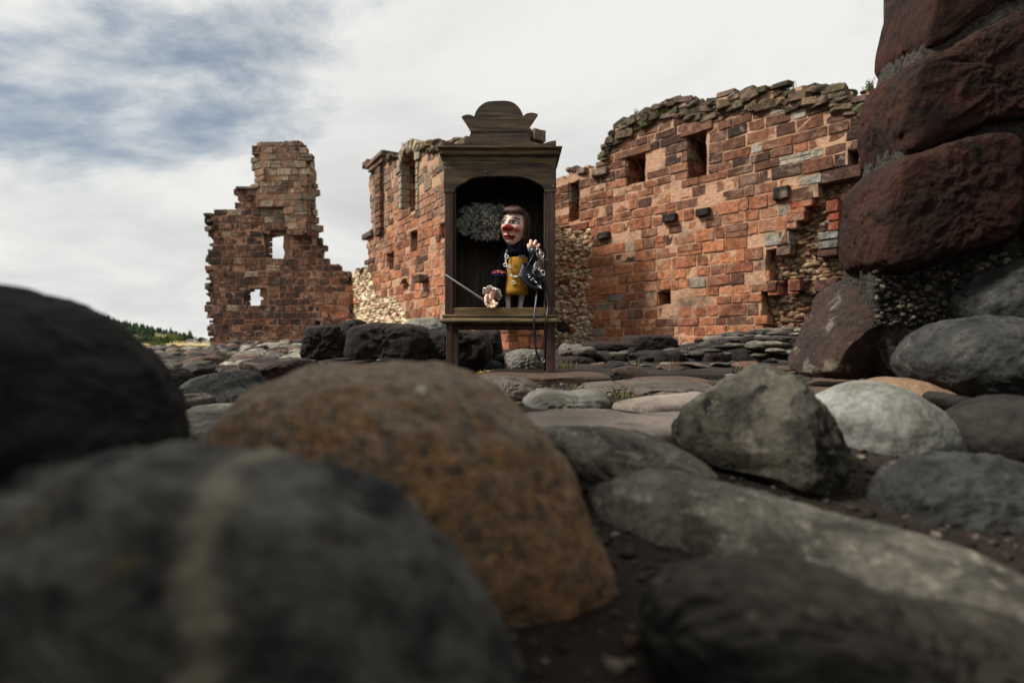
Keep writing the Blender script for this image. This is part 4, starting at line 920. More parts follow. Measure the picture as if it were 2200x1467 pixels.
for a, b in ((955.5, 973.5), (1174.5, 1193)):
    bev(MB().box(lx(a), lx(b), .001, .05, lz(676), lz(412)).build("post", W_Z, cab, False))
for a, b in ((958, 963.5), (1185.5, 1191)):
    MB().box(lx(a), lx(b), .0505, D - .012, lz(676), lz(350)).build("side_panel", W_B, cab, False)
for a, b in ((973.6, 979), (1169, 1174.4)):
    bev(MB().box(lx(a), lx(b), .014, .04, lz(661), lz(405)).build("inner_stile", W_B, cab, False))
edges = [956, 995, 1036, 1074, 1113, 1152, 1193]
for i, (a, b) in enumerate(zip(edges[:-1], edges[1:])):
    o = bev(MB().box(lx(a) + (-.004 if i % 2 else .0012), lx(b) - (-.004 if i % 2 else .0012), D - .012 - (i % 2) * .003, D - .001 + (i % 2) * -.004, lz(690), lz(335)).build("back_plank", W_B, cab, False), .002)
MB().box(lx(953.5), lx(1194.5), D - .001, D + .005, lz(692), lz(322)).build("back_panel", W_B, cab, False)
MB().box(lx(956), lx(1193), .0305, D - .015, lz(352), lz(347.5)).build("ceiling_board", W_B, cab, False)
bev(MB().box(lx(972.6), lx(1177.4), .004, .03, lz(675.4), lz(660.7)).build("sill_board", W_L, cab, False))
MB().box(lx(957), lx(1192), .0305, D - .013, lz(675), lz(669)).build("floor_board", W_B, cab, False)
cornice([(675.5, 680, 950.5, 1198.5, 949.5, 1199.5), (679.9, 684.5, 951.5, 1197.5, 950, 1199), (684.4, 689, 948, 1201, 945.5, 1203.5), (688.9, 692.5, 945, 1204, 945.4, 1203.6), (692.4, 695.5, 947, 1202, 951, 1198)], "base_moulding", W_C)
bev(MB().box(lx(974), lx(1174), .03, .05, lz(706.5), lz(695)).build("apron", W_Z, cab, False)); MB().box(lx(974), lx(1174), D - .045, D - .025, lz(706.5), lz(695)).build("apron", W_Z, cab, False)
for a, b in ((958.4, 973), (1175, 1193)):
    for y0 in (.004, D - .055):
        bev(MB().box(lx(a), lx(b), y0, y0 + .05, -.012, lz(695)).build("leg", W_Z, cab, False))

# ------------------------------------------------------------------ cloud made of curled strips inside the cabinet
def cloud():
    root = empty("cloud_ornament", CP(1033, 521, .13)); L0 = Vector(root.location); tag(root, "grey cloud made of tangled curled strips hanging inside the cabinet", "ornament")
    sc = (CD + .13) / FPX; rnd = random.Random(3)
    lobes = [(1003, 462, 17), (1021, 452, 15), (1048, 455, 20), (1069, 462, 23), (1062, 487, 22), (1036, 480, 24), (1012, 482, 20), (993, 488, 12), (986, 478, 9), (1022, 503, 14), (1040, 508, 12), (1060, 507, 14), (1000, 498, 9), (1078, 478, 12), (1040, 462, 18)]
    b = MB(); V, F = ico(2)
    for x, y, r in lobes:
        c = CP(x, y, .13) - L0; b.add([c + Vector((v.x * r * sc * .9, v.y * r * sc * .5, v.z * r * sc * .9)) for v in V], F)
    b.build("backing", Mat("cloud_card", .8).color(lin(62, 62, 58)).m, root)
    M = Mat("crinkled_grey_foil", .42, .5); v = M.coord("Object"); M.color(M.mix(M.ramp(M.noise(v, 60, 4), .35, .65), lin(120, 122, 114), lin(196, 196, 184))); M.b.inputs["Metallic"].default_value = .25
    for x, y, r in lobes:
        s = MB(); n = int(9 + r * 1.5)
        for _ in range(n):
            a = rnd.uniform(0, 6.28); q = math.sqrt(rnd.random()) * r * .95; c = CP(x + q * math.cos(a), y + q * math.sin(a), .13) - L0
            c.y -= sc * r * .5 * math.sqrt(max(0, 1 - (q / r) ** 2)) + rnd.uniform(-.004, .004)
            rr = rnd.uniform(.006, .014); t0 = rnd.uniform(0, 6.28); turns = rnd.uniform(.7, 1.5); ax = Vector((rnd.gauss(0, .5), -1, rnd.gauss(0, .5))).normalized(); e1 = ax.orthogonal().normalized(); e2 = ax.cross(e1)
            pts = [c + (e1 * math.cos(t0 + k / 9 * turns * 6.28) + e2 * math.sin(t0 + k / 9 * turns * 6.28)) * rr * (1 - .5 * k / 9) + ax * .006 * (k / 9) for k in range(10)]
            s.tube(pts, .0021, 5, None, .5, False)
        s.build("curl_cluster", M.m, root)
cloud()

# ------------------------------------------------------------------ puppet
PY = .16
pup = empty("puppet", CP(1108, 661, PY)); PL = Vector(pup.location); PL.z = lz(669); pup.location = PL
tag(pup, "clown puppet with red nose, mustard dress and lace cuffs standing in the cabinet", "puppet")
def LP(px, py, dy=PY): return CP(px, py, dy - .045) - PL
def flat(name, c, rough=.8, spec=.3, nz=None, amt=.35, bump=0, metal=0):
    M = Mat(name, rough, spec); M.b.inputs["Metallic"].default_value = metal
    if nz:
        v = M.coord("Object", nz if isinstance(nz, tuple) else (nz, nz, nz), False); n = M.noise(v, 1, 5, .65); base = M.mix(0.0, lin(*c), lin(*c)); M.color(M.scale(base, M.ramp(n, .3, .7, 1 - amt, 1 + amt)))
        if bump: M.bump(n, bump, .003)
    else: M.color(lin(*c))
    return M.m
def vcol(name, rough=.55, spec=.4):
    M = Mat(name, rough, spec); a = M.N.new("ShaderNodeAttribute"); a.attribute_name = "tint"; v = M.coord("Object", (1, 1, 1), False); n = M.noise(v, 130, 4, .6); M.color(M.scale(a.outputs["Color"], M.ramp(n, .3, .7, .8, 1.2))); M.bump(n, .25, .001); return M.m
SKIN = lin(250, 214, 190); M_KNIT = flat("navy_knit", (24, 28, 46), .95, .1, (160, 160, 8), .5, .8); M_DRESS = flat("mustard_felt", (178, 132, 54), .98, .05, (90, 90, 240), .35, .9); M_BLACK = flat("black_cloth", (22, 22, 26), .95, .1, 60, .3, .4); M_STOCK = flat("white_stocking", (232, 230, 224), .85, .2, 120, .18, .5); M_LACE = flat("white_lace", (242, 240, 234), .85, .2, 200, .2, .6); M_SKIN = flat("painted_skin", (246, 204, 178), .55, .4, 90, .16, .3); M_HAIR = flat("brown_hair", (74, 52, 42), .5, .45, (140, 140, 14), .5, .7); M_LEATHER = flat("black_leather", (24, 26, 34), .32, .55, 90, .3, .3); M_NAVYL = flat("navy_leather", (24, 29, 44), .4, .5, 70, .3, .3); M_METAL = flat("silver_metal", (232, 232, 230), .3, .5, metal=1.0)
def head():
    nu, nv = 260, 190; V = []; C = []; F = []
    E = lambda x, z, x0, z0, sx, sz: math.exp(-((x - x0) / sx) ** 2 - ((z - z0) / sz) ** 2)
    for j in range(nv + 1):
        th = math.pi * j / nv
        for i in range(nu):
            a = 2 * math.pi * i / nu; X = math.sin(th) * math.sin(a); Y = -math.sin(th) * math.cos(a); Z = math.cos(th)
            w = 1.0 - .24 * max(0, -Z) ** 1.5 + .04 * max(0, Z); x, y, z = X * .067 * w, Y * .078 * (1 - .10 * max(0, -Z)), Z * .098
            col = SKIN
            if Y < -.05:
                dy = 0.0
                dy += .034 * E(x, z, 0, -.004, .019, .015) + .016 * E(x, z, 0, .018, .010, .024) + .012 * E(x, z, -.019, -.007, .010, .010) + .012 * E(x, z, .019, -.007, .010, .010)
                dy += .010 * (E(x, z, -.040, -.012, .018, .018) + E(x, z, .040, -.012, .018, .018))
                dy += .012 * E(x, z, 0, -.044, .024, .006) + .011 * E(x, z, 0, -.057, .019, .006) - .006 * E(x, z, 0, -.0505, .028, .0028)
                dy += .010 * E(x, z, 0, -.080, .022, .014) + .008 * (E(x, z, -.027, .043, .017, .008) + E(x, z, .027, .043, .017, .008))
                for sx in (-1, 1):
                    dy += -.011 * E(x, z, sx * .028, .024, .017, .011) + .007 * E(x, z, sx * .028, .024, .010, .007)
                y -= dy
                for sx in (-1, 1):
                    ch = E(x, z, sx * .044, -.014, .017, .016); col = mixc(col, lin(186, 66, 58), min(1, ch * 1.1)); col = mixc(col, lin(238, 214, 196), .7 * E(x, z, sx * .040, .044, .012, .010))
                    e = ((x - sx * .028) / .0185) ** 2 + ((z - .024) / .0088) ** 2
                    if e < 1.7: col = mixc(col, lin(40, 20, 18), .9 if e < 1.35 else .55)
                    if e < .72: col = lin(240, 238, 230)
                    if ((x - sx * .028 + .004) / .0078) ** 2 + ((z - .0255) / .0078) ** 2 < 1: col = lin(26, 18, 16)
                    if ((x - sx * .028 + .001) / .0017) ** 2 + ((z - .0285) / .0017) ** 2 < 1: col = lin(245, 245, 245)
                    br = ((x - sx * .029) / .022) ** 2 + ((z - .0475 + sx * (x - sx * .029) * .10 + 7 * (x - sx * .029) ** 2) / .0052) ** 2
                    if br < 1: col = mixc(col, lin(56, 26, 22), .9)
                ns = (x / .031) ** 2 + ((z + .006) / .0185) ** 2
                if ns < 1.1: col = mixc(lin(150, 30, 34), lin(196, 66, 60), max(0, min(1, z * 60 + .5)) * .4)
                lp = (x / .034) ** 2 + ((z + .050 - .004 * math.cos(x * 180)) / .0135) ** 2
                if lp < 1: col = lin(150, 22, 36)
                if abs(z + .0505 - 3.0 * x * x) < .0018 and abs(x) < .034: col = lin(60, 8, 14)
                col = mixc(col, lin(240, 208, 184), .55 * E(x, z, 0, .032, .008, .020))
            V.append((x, y, z)); C.append(col)
    for j in range(nv):
        for i in range(nu): i2 = (i + 1) % nu; F.append((j * nu + i, (j + 1) * nu + i, (j + 1) * nu + i2, j * nu + i2))
    h = mesh_obj("head", V, F, vcol("painted_face"), pup, True, C); h.location = LP(1105, 490, PY - .02); h.rotation_euler = (R(6), R(7), R(-24)); h.scale = (1.1, 1.1, 1.07)
    hv, hf = ico(4); out = []; off = Vector((3, 1, 7))
    for v in hv:
        n = 1 + .06 * noise.noise(Vector((v.x * 5, v.y * 5, v.z * 1.2)) + off); z = v.z * .108 + .008
        fr = 1.0
        if v.y < 0:                                     # fringe line: hair stays above the brow and behind the cheek
            lim = .078 - .012 * abs(v.x)
            if z < lim: fr = .80 if abs(v.x) < .93 else .98
        out.append((v.x * .078 * n * fr, v.y * .088 * n * fr * (1 if v.y > -.2 else .98) + .012, z if z > -.085 else -.085 - (z + .085) * .2))
    hr = mesh_obj("hair", out, hf, M_HAIR, pup, True); hr.location = h.location; hr.rotation_euler = h.rotation_euler; hr.scale = h.scale
    st = MB(); rnd = random.Random(4)                      # straight strands down the side and over the brow
    for k in range(46):
        a = R(rnd.uniform(62, 200)); rx, ry = .077, .087
        st.tube([(rx * .75 * math.sin(a), -ry * .75 * math.cos(a) + .012, .085), (rx * 1.02 * math.sin(a), -ry * 1.02 * math.cos(a) + .012, .03), (rx * 1.03 * math.sin(a), -ry * 1.03 * math.cos(a) + .012, -.03), (rx * .98 * math.sin(a), -ry * .98 * math.cos(a) + .012, -.088 + rnd.uniform(-.01, .01))], [.004, .0055, .005, .002], 5)
    for k in range(24):
        a = R(-60 + k * 5.2); st.tube([(.02 * math.sin(a), -.02, .113), (.055 * math.sin(a), -.062 * math.cos(a) - .006, .096), (.066 * math.sin(a), -.074 * math.cos(a) - .002, .079 + rnd.uniform(-.006, .004))], [.004, .005, .0025], 5)
    s = st.build("strands", M_HAIR, hr)
head()
def torso():
    cx = lambda px, py: LP(px, py)
    r = lambda px: px * (CD + PY) / FPX
    m = MB(); rows = []
    for k, (px, py, w) in enumerate(((1113, 516, 20), (1112, 524, 22), (1112, 532, 23), (1112, 540, 24), (1112, 547, 26))):
        c = cx(px, py); rows.append((c.x, c.y, c.z, r(w) * (1 + .02 * (k % 2)), r(w) * .8))
    m.rings(rows, 32); m.build("turtleneck", M_KNIT, pup)
    m = MB(); rows = []
    for px, py, w in ((1112, 540, 18), (1112, 547, 30), (1112, 556, 36), (1112, 575, 33), (1112, 600, 28)):
        c = cx(px, py); rows.append((c.x, c.y + .012, c.z, r(w), r(w) * .6))
    m.rings(rows, 32); m.build("blouse", M_BLACK, pup)
    c = cx(1119, 552); k = MB()
    for i in range(3):
        for j in range(2): q = LP(1116 + i * 5, 549.5 + j * 4, PY - .062); k.box(q.x - .004, q.x + .004, q.y - .002, q.y + .01, q.z - .003, q.z + .003)
    k.build("plaid_collar", flat("pale_check", (120, 124, 140), .9), pup, False)
    m = MB(); rows = []
    for px, py, w, wy in ((1113.5, 555, 20.5, .52), (1113, 560, 21.5, .56), (1112, 575, 22, .6), (1111, 592, 22.5, .62), (1110.5, 610, 24, .64), (1109.5, 625, 25, .66), (1109.5, 634.5, 25.4, .66)):
        c = cx(px, py); rows.append((c.x, c.y - .02, c.z, r(w), r(w) * wy + .012))
    o = m.rings(rows, 36).build("dress", M_DRESS, pup)
    for (x0, x1, wt, wb) in ((1091.5, 1092.5, 6.2, 4.2), (1121.5, 1117, 6.6, 4.0)):
        a = cx(x0, 628); b = cx((x0 + x1) / 2 + (.8 if x0 > 1100 else -.6), 642); c = cx(x1, 672); m = MB()
        m.tube([a, (a + b) / 2, b, (b + c) / 2, c], [r(wt), r(wt) * .98, r(wt) * .92, r((wt + wb) / 2), r(wb)], 16); m.build("leg", M_STOCK, pup)
    # necklace of silver links
    path = dense([tuple(LP(1089, 538, .105)), tuple(LP(1086.5, 556, .095)), tuple(LP(1089, 572, .09)), tuple(LP(1095, 588, .085)), tuple(LP(1105, 595, .085)), tuple(LP(1118, 592, .085)), tuple(LP(1126, 598, .085)), tuple(LP(1130, 612, .085))], 6); m = MB(); rnd = random.Random(6)
    for i, p in enumerate(path):
        t0 = rnd.uniform(0, 6); e1 = Vector((math.cos(t0), rnd.uniform(-.5, .5), math.sin(t0))).normalized(); e2 = e1.orthogonal().normalized()
        m.tube([Vector(p) + (e1 * math.cos(k * 1.05) + e2 * math.sin(k * 1.05)) * .0055 for k in range(7)], .0014, 5, None, 1, False)
    for bx, by in ((1102, 608), (1096, 573), (1085, 570), (1088, 552)):
        for k in range(9): a = k * .7; q = LP(bx + 4 * math.cos(a), by + 3.4 * math.sin(a), .083); m.tube([q, q + Vector((.003, -.003, .002))], .0032, 6)
    m.build("necklace", M_METAL, pup)
torso()
def remesh(o, vox=.0016):
    md = o.modifiers.new("skin", 'REMESH'); md.mode = 'VOXEL'; md.voxel_size = vox; md.use_smooth_shade = True
    s = o.modifiers.new("smooth", 'SMOOTH'); s.iterations = 3; s.factor = .5; return o
def lace(name, c, a0, a1, r0, r1, ax, e1, n=40, ruf=7, amp=.3):
    """ruffled lace flare: rows of scalloped loops from radius r0 to r1"""
    ax = Vector(ax).normalized(); e1 = Vector(e1); e1 = (e1 - ax * e1.dot(ax)).normalized(); e2 = ax.cross(e1); V = []; F = []; rows = 7
    for j in range(rows):
        f = j / (rows - 1); rr = r0 + (r1 - r0) * f
        for i in range(n + 1):
            a = a0 + (a1 - a0) * i / n; w = amp * f * math.sin(i / n * ruf * 6.28) * r1 * .5; V.append(Vector(c) + (e1 * math.cos(a) + e2 * math.sin(a)) * rr * (1 + .05 * math.sin(i * 2.5) * (j == rows - 1)) + ax * (f * r1 * .45 + w))
    for j in range(rows - 1):
        for i in range(n):
            if j in (2, 4) and i % 2: continue              # open work
            F.append((j * (n + 1) + i, j * (n + 1) + i + 1, (j + 1) * (n + 1) + i + 1, (j + 1) * (n + 1) + i))
    o = mesh_obj(name, V, F, M_LACE, pup, True); s = o.modifiers.new("thread", 'SOLIDIFY'); s.thickness = .0022; return o
def arms():
    # lowered arm with the beaded armlet
    m = MB(); m.tube([LP(1090, 549, .17), LP(1080, 562, .16), LP(1074, 580, .145), LP(1071, 598, .13), LP(1066, 616, .115), LP(1062, 626, .105)], [.030, .034, .034, .030, .026, .022], 16); m.build("sleeve", M_BLACK, pup)
    c = LP(1071.5, 590, .137); b = MB(); rows = [(c.x, c.y, c.z + (z - 4) * .0026, (16.5 - abs(z - 2) * .5) * .00264, (15 - abs(z - 2) * .5) * .0026) for z in range(0, 5)]
    b.rings(rows, 28); arm = b.build("armlet", flat("blue_beadwork", (34, 48, 110), .5, .5, 160, .4, .5), pup); rnd = random.Random(2)
    cl = [lin(196, 50, 36), lin(208, 84, 34), lin(176, 34, 40), lin(214, 206, 200), lin(200, 64, 40), lin(72, 84, 150)]
    bd = MB(); V, F = ico(1)
    for k in range(150):
        a = rnd.uniform(math.pi, 2 * math.pi); f = rnd.random(); rx, ry = .0435 * math.cos(f * 1.25), .040 * math.cos(f * 1.25); q = Vector((c.x + rx * math.cos(a), c.y + ry * math.sin(a), c.z + .002 + f * .026)); s = rnd.uniform(.0028, .0045); bd.add([q + v * s for v in V], F, rnd.choice(cl))
    bd.build("beads", vcol("glass_beads", .25, .6), arm)
    # hand round the sword hilt
    m = MB(); m.tube([LP(1063, 620, .10), LP(1058, 632, .085), LP(1053, 643, .075), LP(1052, 650, .072)], [.015, .018, .019, .014], 14)
    tips = [((1046, 640), (1042, 648), (1046, 655), (1052, 657)), ((1048, 646), (1043.5, 653), (1049, 659), (1056, 658)), ((1052, 650), (1050, 657), (1056, 661), (1062, 657)), ((1056, 651), (1056, 659), (1062, 660), (1066, 654)), ((1060, 646), (1063, 652), (1066, 655), (1069, 651))]
    for i, t in enumerate(tips): m.tube([LP(*t[0], .065), LP(*t[1], .05), LP(*t[2], .045), LP(*t[3], .055)], [.009, .0085, .008, .007], 10)
    m.tube([LP(1047, 634, .07), LP(1043, 640, .055), LP(1045, 648, .046)], [.0095, .0088, .0075], 10)
    remesh(m.build("hand", M_SKIN, pup)).scale = (1, 1, 1)
    lace("lace_cuff", LP(1061, 622, .09), 0, 6.283, .020, .058, LP(1054, 640, .06) - LP(1061, 622, .09), (1, 0, 0), 48, 6, .35)
    # raised arm
    m = MB(); m.tube([LP(1134, 549, .17), LP(1148, 556, .16), LP(1160, 566, .15), LP(1164, 576, .13)], [.030, .034, .032, .028], 14); m.build("sleeve", M_BLACK, pup)
    m = MB(); m.tube([LP(1163, 580, .12), LP(1165, 562, .10), LP(1160, 552, .085), LP(1152, 546, .075), LP(1147, 538, .07)], [.024, .022, .021, .022, .022], 14)
    fing = [((1139, 541), (1136.2, 531), (1134.5, 525), .0088), ((1142, 538), (1140.5, 524), (1140.5, 516.5), .0108), ((1147, 538), (1148.5, 524), (1151.5, 517.5), .011), ((1151, 540), (1155, 530), (1159, 525.5), .0102), ((1154, 546), (1159, 541), (1161, 537), .0092)]
    for a, b, c_, rr in fing: m.tube([LP(*a, .06), LP(*b, .048), LP(*c_, .052)], [rr, rr * .98, rr * .82], 10)
    remesh(m.build("hand", M_SKIN, pup))
    m = MB(); m.tube([LP(1148, 556, .074), LP(1147, 546, .064), LP(1146.5, 536, .056)], [.028, .033, .034], 16, None, .85); m.build("fingerless_glove", M_LEATHER, pup)
    lace("lace_cuff", LP(1163, 578, .10), 0, 6.283, .022, .062, (.35, -1, -.35), (1, 0, 0), 48, 7, .3)
arms()

# ------------------------------------------------------------------ sword, pouch and straps held by the puppet
def sword():
    a, b = CP(1048, 650.5, .008), CP(951, 587, -.06); root = empty("sword", a); tag(root, "thin silver toy sword gripped in the puppet's lowered hand", "sword"); dv = b - a
    n = Vector((dv.z, 0, -dv.x)).normalized(); y = Vector((0, 1, 0)); V = []
    for t, w in ((.03, .0068), (.9, .0055), (1.0, .0006)):
        p = dv * t; V += [p + n * w, p - y * w * .5, p - n * w, p + y * w * .5]
    F = [(0, 1, 5, 4), (1, 2, 6, 5), (2, 3, 7, 6), (3, 0, 4, 7), (4, 5, 9, 8), (5, 6, 10, 9), (6, 7, 11, 10), (7, 4, 8, 11), (3, 2, 1, 0)]
    mesh_obj("blade", V, F, M_METAL, root, False)
    MB().tube([dv * .04 + n * .022, dv * .03, dv * .04 - n * .022], [.003, .004, .003], 8).build("cross_guard", flat("dark_steel", (90, 88, 84), .35, .5, metal=.9), root)
    MB().tube([dv * .03, -dv * .06, -dv * .10], [.0055, .0055, .007], 10).build("grip", M_LEATHER, root)
sword()
def pouch():
    c = CP(1142, 594, .05); root = empty("belt_pouch", c); tag(root, "shiny black and navy leather collar bundle dangling from the puppet's raised hand", "pouch"); Q = lambda px, py, dy=.04: CP(px, py, dy - .05 if dy > 0 else dy) - c
    ax = (Q(1160, 606) - Q(1124, 580)).normalized(); e1 = Vector((0, -1, 0)); e2 = ax.cross(e1).normalized(); e1 = e2.cross(ax)
    m = MB(); N_ = 40                                        # ribbed coil of strap seen end on
    for k in range(5):
        o = Q(1137 + k * 1.6, 600 - k * 4.4, .06)
        m.tube([o + ax * .062 * math.cos(i / N_ * 6.283) + (e2 * .022 + e1 * .026) * math.sin(i / N_ * 6.283) for i in range(N_ + 1)], .0072, 8, None, 1, False)
    m.build("coil", M_NAVYL, root)
    m = MB(); o = Q(1142, 603, .045)
    m.tube([o + ax * .060 * math.cos(i / N_ * 6.283) + (e2 * .030 + e1 * .010) * math.sin(i / N_ * 6.283) for i in range(N_ + 1)], .010, 8, None, 1, False); m.build("band", M_LEATHER, root)
    rnd = random.Random(1); s = MB()
    for k in range(13):
        p = Q(1134 + k * 2.3, 592 + k * 1.9 + rnd.uniform(-3, 5), .015); s.tube([p, p + Vector((rnd.uniform(.002, .010), -.002, rnd.uniform(-.008, .001)))], rnd.uniform(.0016, .003), 6)
    s.build("studs", M_METAL, root)
    m = MB(); m.tube([Q(1147, 546, .035), Q(1139, 560, .03), Q(1132, 574, .03), Q(1126, 586, .04)], .006, 8, None, .5); m.build("strap", M_LEATHER, root)
    m = MB(); m.tube([Q(1153, 543, .035), Q(1160, 558, .02), Q(1165, 574, .015), Q(1168, 590, .015), Q(1163, 604, .02)], .0085, 8, None, .4); m.build("strap", M_LEATHER, root)
    for bx, by in ((1164, 548), (1166, 586), (1156, 540)):
        b = MB(); b.tube([Q(bx + 4.5 * math.cos(k * .524), by + 6 * math.sin(k * .524), .008) for k in range(13)], .0018, 6, None, 1, False); b.build("buckle", M_METAL, root)
    m = MB(); m.tube(dense([tuple(Q(1150, 606, .03)), tuple(Q(1153.5, 624, .0)), tuple(Q(1151, 650, -.022)), tuple(Q(1147.5, 680, -.048)), tuple(Q(1147.5, 696, -.05)), tuple(Q(1148, 720, -.04)), tuple(Q(1151.5, 752, -.035)), tuple(Q(1157, 768, -.03)), tuple(Q(1164, 777, -.02)), tuple(Q(1168.5, 768, -.02))], 5), .0065, 8, None, .4); m.build("strap", M_NAVYL, root)
    m = MB(); m.tube(dense([tuple(Q(1162, 604, .03)), tuple(Q(1171, 618, .0)), tuple(Q(1175.5, 645, -.02)), tuple(Q(1176, 660, -.03)), tuple(Q(1173.5, 682, -.05)), tuple(Q(1172, 700, -.05)), tuple(Q(1170.5, 730, -.04)), tuple(Q(1169.5, 768, -.03))], 5), .0045, 8, None, .4); m.build("strap", M_LEATHER, root)
    b = MB(); b.tube([Q(1166 + 4 * math.cos(k * .524), 774 + 4 * math.sin(k * .524), -.03) for k in range(13)], .0016, 6, None, 1, False); b.build("ring", M_METAL, root)
pouch()
# yellow leaves dropped on the slab
def leaves():
    lm = flat("yellow_leaf", (168, 140, 66), .8, .2, 60, .3); rnd = random.Random(8)
    for i, (px, py, lab) in enumerate(((1026, 805, "curled yellow leaf lying on the slab beside the cabinet"), (1036, 803, "yellow leaf with a lifted tip on the slab"), (1045, 801, "small pale yellow leaf against the slab's edge"))):
        q = P(px, py, 2.86); V = []; F = []
        for j in range(5):
            t = j / 4 - .5; w = .008 * math.cos(t * 2.9)
            for k in (-1, 0, 1): V.append((t * .03, k * w, .004 + abs(k) * .004 + t * t * .03))
        for j in range(4):
            for k in range(2): F.append((j * 3 + k, j * 3 + k + 1, j * 3 + k + 4, j * 3 + k + 3))
        o = mesh_obj("leaf", V, F, lm); o.location = q; o.rotation_euler = (.2, .1, rnd.uniform(0, 6)); s = o.modifiers.new("blade", 'SOLIDIFY'); s.thickness = .001; tag(o, lab, "leaf")
leaves()

# ------------------------------------------------------------------ far hill, wood, field, cottages
def ridge(px): # height in photo pixels above the horizon of the hill's crest
    pts = [(-900, 170), (-300, 110), (0, 84), (150, 58), (250, 38), (300, 28), (350, 18), (400, 8), (450, 1), (520, -1), (900, -3)]
    for (a, ya), (b, yb) in zip(pts[:-1], pts[1:]):
        if a <= px <= b: return ya + (yb - ya) * (px - a) / (b - a)
    return 0
def hill():
    V = []; F = []; n = 90; ds = [420, 520, 620, 700, 760, 900, 1200]; fr = [0, .22, .55, .85, 1.0, .9, .2]
    for d, f in zip(ds, fr):
        for i in range(n + 1):
            px = -900 + i * 20; x = (px - 1100) / FPX * d; V.append((x, d, -1.7 + (ridge(px) / FPX * 760 + 1.5) * f + 1.2 * noise.noise(Vector((x * .01, d * .01, 1)))))
    for j in range(len(ds) - 1):
        for i in range(n): a = j * (n + 1) + i; F.append((a, a + 1, a + n + 2, a + n + 1))
    M = Mat("hill_grass"); g = M.N.new("ShaderNodeNewGeometry").outputs["Position"]; M.color(M.mix(M.ramp(M.noise(g, .02, 5), .4, .6), lin(76, 84, 48), lin(112, 104, 62)))
    tag(mesh_obj("hill", V, F, M.m), "wooded hillside sloping down beyond the ruins", None, None, "structure")
    M = Mat("stubble_field"); g = M.N.new("ShaderNodeNewGeometry").outputs["Position"]; M.color(M.mix(M.ramp(M.noise(g, .05, 6), .35, .65), lin(178, 156, 104), lin(160, 146, 92)))
    V = [(-260, 62, -1.44), (20, 62, -1.44), (60, 418, -1.44), (-420, 418, -1.44)]
    tag(mesh_obj("field", V, [(0, 1, 2, 3)], M.m, None, False), "straw-coloured stubble field below the wooded hill", None, None, "structure")
    rnd = random.Random(12); mb = MB(); cols = [lin(40, 54, 38), lin(52, 66, 42), lin(34, 46, 36), lin(64, 74, 46)]
    for i in range(2600):
        px = rnd.uniform(-500, 420); f = rnd.random(); d = 560 + f * 205
        if px > 330 and f < .6: continue
        if ridge(px) < 6: continue
        fr_ = min(1.0, .35 + (d - 560) / 205 * .66); x = (px - 1100) / FPX * d; z = -1.7 + (ridge(px) / FPX * 760 + 1.5) * fr_
        h = rnd.uniform(3.5, 8) * (1.45 if rnd.random() < .15 else 1); r = h * rnd.uniform(.18, .42); c = rnd.choice(cols); g = rnd.uniform(.7, 1.3)
        for k in range(3):
            z0 = z + h * (.08 + .27 * k); rr = r * (1 - .28 * k); ring = []
            for q in range(7): a = q / 7 * 6.28 + k; j = rnd.uniform(.7, 1.25); ring.append((x + rr * j * math.cos(a), d + rr * j * math.sin(a), z0 + rnd.uniform(-.4, .4)))
            mb.add(ring + [(x, d, z0 + h * .45)], [(q, (q + 1) % 7, 7) for q in range(7)], tuple(v * g for v in c))
    tag(mb.build("woodland", MAT_V, None, False), "dark conifer wood covering the far hill", None, None, "stuff")
MAT_V = None
def foliage_mat():
    M = Mat("far_foliage", .95, .1); a = M.N.new("ShaderNodeAttribute"); a.attribute_name = "tint"; M.color(a.outputs["Color"]); return M.m
MAT_V = foliage_mat()
hill()
def tree(px, ybase, ytop, w, d, col, label, seed):
    q = P(px, ybase, d); H = (ybase - ytop) / FPX * d; W = w / FPX * d / 2; root = empty("tree", q); rnd = random.Random(seed); tag(root, label, "tree", None)
    t = MB(); t.tube([(0, 0, -.6), (0.02 * H, 0, H * .3), (0, 0, H * .7)], [H * .04, H * .03, H * .012], 7)
    for k in range(5): a = k * 1.3; t.tube([(0, 0, H * (.25 + .07 * k)), (W * .5 * math.cos(a), W * .5 * math.sin(a), H * (.45 + .08 * k))], [H * .016, H * .006], 5)
    t.build("trunk", flat("far_bark", (70, 58, 46)), root)
    c = MB()
    cl = [(rnd.uniform(-.7, .7) * W, rnd.uniform(-.7, .7) * W, H * rnd.uniform(.3, .85), rnd.uniform(.3, .5)) for _ in range(11)]
    for k in range(700):
        cx, cy, cz, cr = rnd.choice(cl); v = Vector((rnd.gauss(0, 1), rnd.gauss(0, 1), rnd.gauss(0, 1))).normalized(); p = Vector((cx, cy, cz)) + Vector((v.x * W * cr, v.y * W * cr, v.z * H * .22)) * rnd.uniform(.75, 1.1)
        s = H * rnd.uniform(.03, .06); n = Vector((rnd.gauss(0, 1), rnd.gauss(0, 1), rnd.gauss(0, 1))).normalized(); e = n.orthogonal() * s; f = n.cross(e); g = rnd.uniform(.6, 1.4)
        c.add([p + e, p + f, p - e, p - f], [(0, 1, 2, 3)], tuple(x * g for x in col))
    c.build("crown", MAT_V, root, False)
GR = [lin(88, 100, 54), lin(58, 74, 44), lin(108, 110, 62), lin(46, 60, 44), lin(76, 88, 56)]
